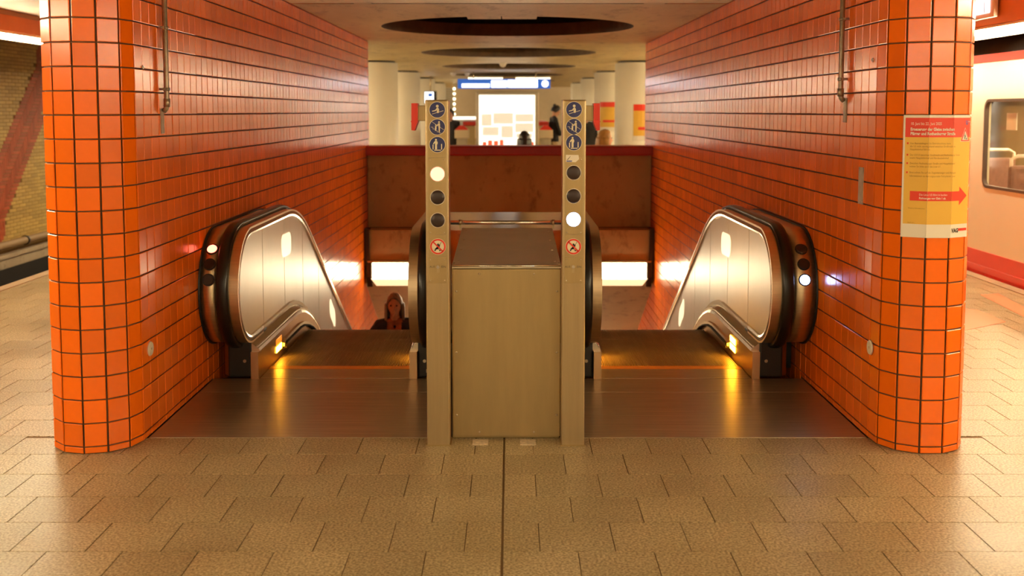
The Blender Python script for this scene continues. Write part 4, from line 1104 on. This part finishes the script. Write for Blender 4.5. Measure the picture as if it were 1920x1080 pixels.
# ------------------------------------------------------------------ train at the platform
def train():
    XT = 4.68
    r = empty('train', (6.0, 8, -1.0), 'cream metro train with red stripes standing at the platform', 'train')
    ya, yb = -6.0, 24.0
    # side wall built around the window openings
    wins = [(5.2, 6.7), (8.75, 10.48), (12.4, 14.1), (15.6, 17.3)]; z0, z1 = .855, 1.71
    m = MB()
    m.box(XT, XT+.06, ya, yb, .22, z0).box(XT, XT+.06, ya, yb, z1, 2.07)
    e = ya
    for (a, b) in wins: m.box(XT, XT+.06, e, a, z0, z1); e = b
    m.box(XT, XT+.06, e, yb, z0, z1)
    m.build('side_wall', 'train_cream', r)
    MB().box(XT-.006, XT+.06, ya, yb, .08, .225, ch=.004).box(XT-.012, XT+.06, ya, yb, -.02, .08, ch=.004).build('lower_stripe', 'train_red', r)
    MB().box(XT-.004, XT+.06, ya, yb, 2.07, 2.15, ch=.004).build('upper_stripe', 'train_red', r)
    m = MB().add([(XT, ya, 2.15), (XT+.25, ya, 2.55), (XT+2.4, ya, 2.55), (XT+2.65, ya, 2.15), (XT, yb, 2.15), (XT+.25, yb, 2.55), (XT+2.4, yb, 2.55), (XT+2.65, yb, 2.15)], [(0,1,5,4),(1,2,6,5),(2,3,7,6),(0,3,2,1),(4,5,6,7)])
    m.build('roof_tunnel_dark', 'train_black', r)  # raised black section added to stand for the dark tunnel above
    MB().box(XT+.05, XT+2.6, ya, yb, -.9, -.10).build('underframe', 'train_black', r)
    MB().box(XT+.06, XT+2.6, ya, yb, -.10, .02).build('cabin_floor', 'seat_fabric', r)
    MB().box(XT+.06, XT+2.6, ya, yb, 2.05, 2.12).build('cabin_ceiling', 'train_inside', r)
    fw = MB().box(XT+2.6, XT+2.65, ya, yb, -.1, .8).box(XT+2.6, XT+2.65, ya, yb, 1.75, 2.15)
    e = ya
    for k in range(12): fw.box(XT+2.6, XT+2.65, ya+k*2.5, ya+k*2.5+.8, .8, 1.75)
    fw.build('far_wall', 'train_inside', r)
    MB().box(XT+.4, XT+2.2, ya, ya+.05, 0, 2.05).build('end_wall', 'train_inside', r)
    lm = MB().box(XT+1.2, XT+1.4, ya+.3, yb-.3, 2.03, 2.05); lm.build('cabin_light', 'cabin_lamp', r)
    for (a, b) in wins:
        fr = []; rr = .09
        def loop(k):
            pts = []
            for (sy, sz, a0) in ((1, 1, 0), (-1, 1, 90), (-1, -1, 180), (1, -1, 270)):
                for t in range(0, 91, 15):
                    pts.append(((a+b)/2+sy*((b-a)/2-rr)+(rr-k)*math.cos(R(a0+t)), (z0+z1)/2+sz*((z1-z0)/2-rr)+(rr-k)*math.sin(R(a0+t))))
            return pts
        o, i_ = loop(-.005), loop(.022); n = len(o); b2 = MB()
        vs = [(XT-.008, *p) for p in o]+[(XT-.008, *p) for p in i_]+[(XT+.03, *p) for p in i_]+[(XT+.0, *p) for p in o]
        b2.add(vs, [(k, (k+1) % n, n+(k+1) % n, n+k) for k in range(n)]+[(n+k, n+(k+1) % n, 2*n+(k+1) % n, 2*n+k) for k in range(n)]+[(3*n+k, 3*n+(k+1) % n, (k+1) % n, k) for k in range(n)])
        f_ = b2.build('window_frame', 'window_frame', r, normals=False)
        # corner fillers so the opening is rounded
        cf = MB()
        for (sy, sz, a0) in ((1, 1, 0), (-1, 1, 90), (-1, -1, 180), (1, -1, 270)):
            cyc, czc = (a+b)/2+sy*((b-a)/2-rr), (z0+z1)/2+sz*((z1-z0)/2-rr)
            cor = (XT+.002, (a+b)/2+sy*(b-a)/2, (z0+z1)/2+sz*(z1-z0)/2)
            pp = [(XT+.002, cyc+rr*math.cos(R(a0+t)), czc+rr*math.sin(R(a0+t))) for t in range(0, 91, 15)]
            cf.add([cor]+pp, [tuple(range(len(pp)+1))])
        cf.build('corner_filler', 'train_cream', f_, normals=False)
        MB().box(XT+.02, XT+.024, a+.01, b-.01, z0+.01, z1-.01).build('pane', 'glass', f_)
    # seats seen through the windows
    for y in (8.9, 9.75, 11.4, 12.6, 13.6, 5.4, 6.3):
        s = MB().box(XT+.12, XT+.95, y, y+.44, .38, .50, ch=.03).box(XT+.14, XT+.90, y+.40, y+.46, 0, .4).build('seat', 'seat_fabric', r)
        MB().box(XT+.12, XT+.95, y+.40, y+.48, .50, 1.08, ch=.03).build('seat_back', 'seat_fabric', s)
        MB().tube([(XT+.14, y+.44, .9), (XT+.14, y+.44, 1.14), (XT+.20, y+.44, 1.17), (XT+.88, y+.44, 1.17), (XT+.94, y+.44, 1.14), (XT+.94, y+.44, .9)], .018, 8).build('grab_rail', 'white_plastic', s)
    for y in (7.6, 9.4, 10.3, 11.8): MB().cyl((XT+1.1, y, 0), (XT+1.1, y, 2.05), .018, n=10).build('grab_pole', 'rim_chrome', r)
    MB().box(XT+.06, XT+.068, 9.95, 10.15, 1.42, 1.58).build('notice', 'paper_white', r)
    return r
mat('cabin_lamp', (1, 1, 1), .4, emit=(1, .82, .56), estr=60)
train()
# lit display hung on the beam above the train
r = empty('train_indicator', (4.3, 9.9, 2.42), 'lit white train indicator in a pale frame on the orange beam', 'display')
MB().box(4.30, 4.338, 9.52, 10.9, 2.43, 2.745, ch=.008).build('case', 'white_plastic', r)
MB().box(4.292, 4.30, 9.60, 10.82, 2.475, 2.70).build('lit_panel', 'sign_white', r)
for k, (y, w_) in enumerate(((9.68, .02), (9.85, .045), (10.05, .06))):
    MB().add([(4.29, y, 2.475), (4.29, y+w_, 2.475), (4.29, y+w_+.12*k, 2.72), (4.29, y+.12*k, 2.72)], [(0,1,2,3)]).build('print_line', 'grey_wall', r, normals=False)

# ------------------------------------------------------------------ people
def limb(b, p0, p1, r0, r1, n=12):
    p0, p1 = Vector(p0), Vector(p1)
    b.cyl(p0, p1, r0, r1, n=n); b.sphere(p0, r0, n, 8); b.sphere(p1, r1, n, 8)
def person(name, label, loc, face, pose, mats, hair='short', voxel=.011, group=None):
    """local axes: x = figure's left..right, y = forward, z up; face = heading of +y about z"""
    J = pose
    segs = []   # (p0, p1, r0, r1, material)
    SK, TOP, LEG, SHOE = 0, 1, 2, 3
    b = MB()
    def add(p0, p1, r0, r1, mt): segs.append((Vector(p0), Vector(p1), r0, r1, mt)); limb(b, p0, p1, r0, r1)
    hip, chest, neck, head = (Vector(J[k]) for k in ('hip', 'chest', 'neck', 'head'))
    for sx in (-1, 1):
        add(hip+Vector((sx*.075, 0, 0)), hip.lerp(chest, .55)+Vector((sx*.065, 0, 0)), .105, .098, TOP)
        add(hip.lerp(chest, .5)+Vector((sx*.07, .005, 0)), chest+Vector((sx*.085, .0, 0)), .100, .100, TOP)
        sh = Vector(J['sh'+('l' if sx < 0 else 'r')]); el = Vector(J['el'+('l' if sx < 0 else 'r')]); wr_ = Vector(J['wr'+('l' if sx < 0 else 'r')])
        add(neck-Vector((0, 0, .05)), sh, .052, .060, TOP)
        add(sh, el, .056, .045, TOP); add(el, wr_, .043, .030, TOP if J.get('sleeve', 1) else SK)
        hd = (wr_-el).normalized(); palm = wr_+hd*.065
        add(wr_, palm, .027, .030, SK)
        side = hd.cross(Vector((0, 0, 1))); side = side.normalized() if side.length > .1 else Vector((1, 0, 0))
        curl = (hd.cross(side)).normalized()
        if curl.z > 0: curl = -curl
        for q in range(4):
            base_ = palm+side*(q-1.5)*.019; L_ = (.030, .036, .034, .027)[q]
            mid = base_+hd*L_+curl*.012; add(base_, mid, .0105, .0095, SK); add(mid, mid+hd*L_*.5+curl*L_*.6, .0095, .0085, SK)
        tb = wr_+hd*.02-side*.026; tm = tb-side*.022+hd*.025; add(tb, tm, .012, .011, SK); add(tm, tm+hd*.026, .011, .009, SK)
        hp = Vector(J['hp'+('l' if sx < 0 else 'r')]); kn = Vector(J['kn'+('l' if sx < 0 else 'r')]); an = Vector(J['an'+('l' if sx < 0 else 'r')])
        add(hp, kn, .088, .060, LEG); add(kn, kn.lerp(an, .35), .060, .062, LEG); add(kn.lerp(an, .35), an, .060, .042, LEG)
        fw_ = Vector(J.get('toe', (0, 1, 0)))
        add(an-Vector((0, 0, .045))-fw_*.03, an-Vector((0, 0, .052))+fw_*.10, .042, .036, SHOE); add(an-Vector((0, 0, .052))+fw_*.10, an-Vector((0, 0, .058))+fw_*.16, .036, .028, SHOE)
    add(neck-Vector((0, 0, .03)), head-Vector((0, 0, .05)), .052, .050, SK)
    hf = Vector(J.get('look', (0, 1, 0))).normalized(); hr_ = hf.cross(Vector((0, 0, 1))).normalized(); hu = hr_.cross(hf)
    def HP(x, y, z): return head+hr_*x+hf*y+hu*z
    hv = []
    def headshape(p):
        x, y, z = p
        w_ = .074; d_ = .095; h_ = .115
        q = Vector((x*w_, y*d_, z*h_))
        if z < 0: q.x *= 1+.22*z; q.y = q.y*(1+.10*z)+(.012*(-z))
        return HP(*q)
    hb = MB(); hb.sphere((0, 0, 0), 1, 20, 14)
    b.add([headshape(v_) for v_ in hb.v], hb.f, 0, True); segs.append((HP(0, 0, .02), HP(0, .01, -.06), .085, .065, SK))
    def add2(p0, p1, r0, r1): limb(b, p0, p1, r0, r1, 8)
    add2(HP(0, .088, .012), HP(0, .106, -.022), .010, .014); add2(HP(-.016, .086, -.055), HP(.016, .086, -.055), .008, .008); add2(HP(0, .075, -.098), HP(0, .078, -.100), .018, .018)
    for sx in (-1, 1): add2(HP(sx*.074, -.005, .015), HP(sx*.076, -.010, -.028), .015, .010)
    me = b.mesh('tmp', 'skin'); o = bpy.data.objects.new('tmp', me); COL.objects.link(o)
    md = o.modifiers.new('r', 'REMESH'); md.mode = 'VOXEL'; md.voxel_size = voxel
    m2 = o.modifiers.new('s', 'SMOOTH'); m2.factor = .5; m2.iterations = 4
    dg = bpy.context.evaluated_depsgraph_get(); ev = bpy.data.meshes.new_from_object(o.evaluated_get(dg)); bpy.data.objects.remove(o)
    ev.materials.clear()
    for k in mats: ev.materials.append(M[k])
    def dist(p, s_):
        d = s_[1]-s_[0]; L2 = d.length_squared; t = 0 if L2 < 1e-12 else max(0, min(1, (p-s_[0]).dot(d)/L2))
        return (p-(s_[0]+d*t)).length-(s_[2]+(s_[3]-s_[2])*t)
    idx = []
    for p in ev.polygons:
        c = p.center; best = min(segs, key=lambda s_: dist(c, s_))[4]
        if best == TOP and 'open' in J and abs(c.x) < .055*(1+(c.z-hip.z)) and c.y > .03 and c.z > hip.z+.02: best = 4
        if best == LEG and c.z > hip.z-.02 and 'sit' not in J: best = TOP
        idx.append(best)
    ev.polygons.foreach_set('material_index', idx); ev.polygons.foreach_set('use_smooth', [True]*len(idx)); ev.update()
    ev.name = 'body'
    root = empty(name, loc, label, 'person', group); root.rotation_euler.z = face
    bo = bpy.data.objects.new('body', ev); COL.objects.link(bo); bo.parent = root
    def part(mb, nm, mt):
        q = bpy.data.objects.new(nm, mb.mesh(nm, mt)); COL.objects.link(q); q.parent = root; return q
    for sx in (-1, 1): part(MB().sphere(HP(sx*.030, .083, .012), .0095, 10, 8), 'eye', 'eye')
    # hair cap, opened over the face
    hm = MB(); n, k = 28, 18; rows = []
    longz = {'short': -.02, 'long': -.34, 'bob': -.15, 'bun': .0, 'hood': -.10}[hair]
    for i in range(k+1):
        t = PI*.62*i/k
        for j in range(n):
            a = 2*PI*j/n; z = math.cos(t); x = math.sin(t)*math.cos(a); y = math.sin(t)*math.sin(a)
            front = max(0, y)
            lim = .62*PI*(1-.62*max(0, math.sin(a))**1.0 if math.sin(a) > -.15 else 1)
            t2 = min(t, lim); z = math.cos(t2); rr = math.sin(t2); x, y = rr*math.cos(a), rr*math.sin(a)
            wob = 1+.03*math.sin(a*9+i)+.02*math.sin(a*17)
            rows.append(HP(x*.083*wob, y*.103*wob-.004, z*.122*wob+.004))
    hm.add(rows, [(i*n+j, (i+1)*n+j, (i+1)*n+(j+1) % n, i*n+(j+1) % n) for i in range(k) for j in range(n)], 0, True)
    hq = part(hm, 'hair', mats[5])
    sm = hq.modifiers.new('t', 'SOLIDIFY'); sm.thickness = .02; sm.offset = -.3
    if hair in ('long', 'bob'):
        lm_ = MB(); n = 26; k = 8; vs = []
        L_ = abs(longz)
        for i in range(k+1):
            for j in range(n):
                a = PI*.90+PI*1.20*j/(n-1); w_ = 1+.10*math.sin(i/k*PI)-.12*(i/k) + .04*math.sin(j*2.3)
                vs.append(HP(math.cos(a)*.090*w_, math.sin(a)*.108*w_-.004-.02*(i/k), .02-(L_+.06)*i/k+.012*math.sin(j*1.9)*(i/k)))
        lm_.add(vs, [(i*n+j, (i+1)*n+j, (i+1)*n+j+1, i*n+j+1) for i in range(k) for j in range(n-1)], 0, True)
        lq = part(lm_, 'hair', mats[5]); s2 = lq.modifiers.new('t', 'SOLIDIFY'); s2.thickness = .03; s2.offset = 0
    if hair == 'bun': part(MB().sphere(HP(0, -.075, .105), .040, 14, 10, sc=(1, 1, .9)), 'hair_bun', mats[5])
    return root
def stand(h=1.70, **kw):
    k = h/1.70
    J = dict(hip=(0, 0, .93*k), chest=(0, 0, 1.28*k), neck=(0, 0, 1.46*k), head=(0, .02, (1.585)*k),
             shl=(-.175*k, 0, 1.38*k), shr=(.175*k, 0, 1.38*k), ell=(-.22*k, -.02, 1.09*k), elr=(.22*k, -.02, 1.09*k), wrl=(-.22*k, .06, .85*k), wrr=(.22*k, .06, .85*k),
             hpl=(-.085*k, 0, .90*k), hpr=(.085*k, 0, .90*k), knl=(-.095*k, .02, .49*k), knr=(.095*k, .02, .49*k), anl=(-.10*k, 0, .09), anr=(.10*k, 0, .09))
    J.update(kw); return J
def sit(seat=.46, **kw):
    z = seat+.09
    J = dict(hip=(0, 0, z), chest=(0, -.03, z+.36), neck=(0, -.02, z+.54), head=(0, .01, z+.665), shl=(-.17, -.03, z+.46), shr=(.17, -.03, z+.46),
             ell=(-.21, .05, z+.19), elr=(.21, .05, z+.19), wrl=(-.12, .25, z+.09), wrr=(.12, .25, z+.09),
             hpl=(-.09, .02, z), hpr=(.09, .02, z), knl=(-.11, .43, z-.01), knr=(.11, .43, z-.01), anl=(-.11, .44, .09), anr=(.11, .44, .09), sit=1)
    J.update(kw); return J
# rider coming up, facing the platform
sy = Y_COMB+.006+.4*11; sz = base(sy+.2)-.004
rz = .91+base(11.06)
person('person', 'person in an open dark jacket riding up the escalator, hand on the handrail', (-1.20, sy+.2, sz), PI,
       stand(1.62, wrr=(.385, .10, rz-sz+.075), elr=(.31, .03, 1.12), shr=(.165, 0, 1.30), open=1, toe=(0, 1, 0)), ['skin', 'cloth_navy', 'cloth_charcoal', 'shoe', 'cloth_rust', 'hair_grey'], 'long', .010)
# man with a phone
person('person', 'person in a black shirt with a hair bun looking down at a phone', (1.0, 24.0, 0), R(-80),
       stand(1.74, wrl=(-.05, .34, 1.20), ell=(-.20, .10, 1.08), wrr=(.05, .34, 1.20), elr=(.20, .10, 1.08), look=(0, 1, -.45), sleeve=0, head=(0, .05, 1.60)), ['skin', 'cloth_black', 'cloth_beige', 'shoe', 'cloth_black', 'hair_dark'], 'bun', .013)
ph = MB().box(-.038, .038, -.006, .006, -.075, .075, ch=.004).build('phone', 'phone', None, 'dark phone held up by the person in the black shirt', 'phone')
ph.location = (1.0+.44, 24.0+.08, 1.22); ph.rotation_euler = (R(-30), 0, R(-80))
person('person', 'person in a long black coat standing behind the red emergency box', (1.36, 19.0, 0), R(25), stand(1.66), ['skin', 'cloth_black', 'cloth_black', 'shoe', 'cloth_black', 'hair_dark'], 'short', .013)
person('person', 'person in dark clothes standing by the grey lit counter', (-1.36, 25.0, 0), R(160), stand(1.62), ['skin', 'cloth_black', 'cloth_charcoal', 'shoe', 'cloth_black', 'hair_dark'], 'short', .013)
def bench(x, y, label):
    r = empty('bench', (x, y, 0), label, 'bench')
    for k in range(4): MB().box(x-.75, x+.75, y-.20+k*.105, y-.20+k*.105+.09, .425, .455, ch=.006).build('slat', 'wood', r)
    for s in (-.6, .6): MB().box(x+s-.03, x+s+.03, y-.18, y+.18, 0, .425, ch=.005).build('leg', 'black_plastic', r)
bench(1.33, 14.75, 'slatted wooden bench under the seated blonde person')
bench(.23, 15.6, 'slatted wooden bench under the seated dark haired person')
person('person', 'seated person with straight blonde hair looking along the parapet', (1.33, 14.75, 0), R(-78), sit(.46), ['skin', 'cloth_beige', 'cloth_navy', 'shoe', 'cloth_beige', 'hair_blonde'], 'bob', .012)
person('person', 'seated person with dark hair turned away behind the red coping', (.235, 15.6, 0), R(0), sit(.42), ['skin', 'cloth_charcoal', 'cloth_navy', 'shoe', 'cloth_charcoal', 'hair_dark'], 'bob', .012)
person('person', 'seated train passenger in a floral top behind the window', (5.22, 9.0, .02), R(180), sit(.48), ['skin', 'cloth_floral', 'cloth_navy', 'shoe', 'cloth_floral', 'hair_blonde'], 'bob', .013)
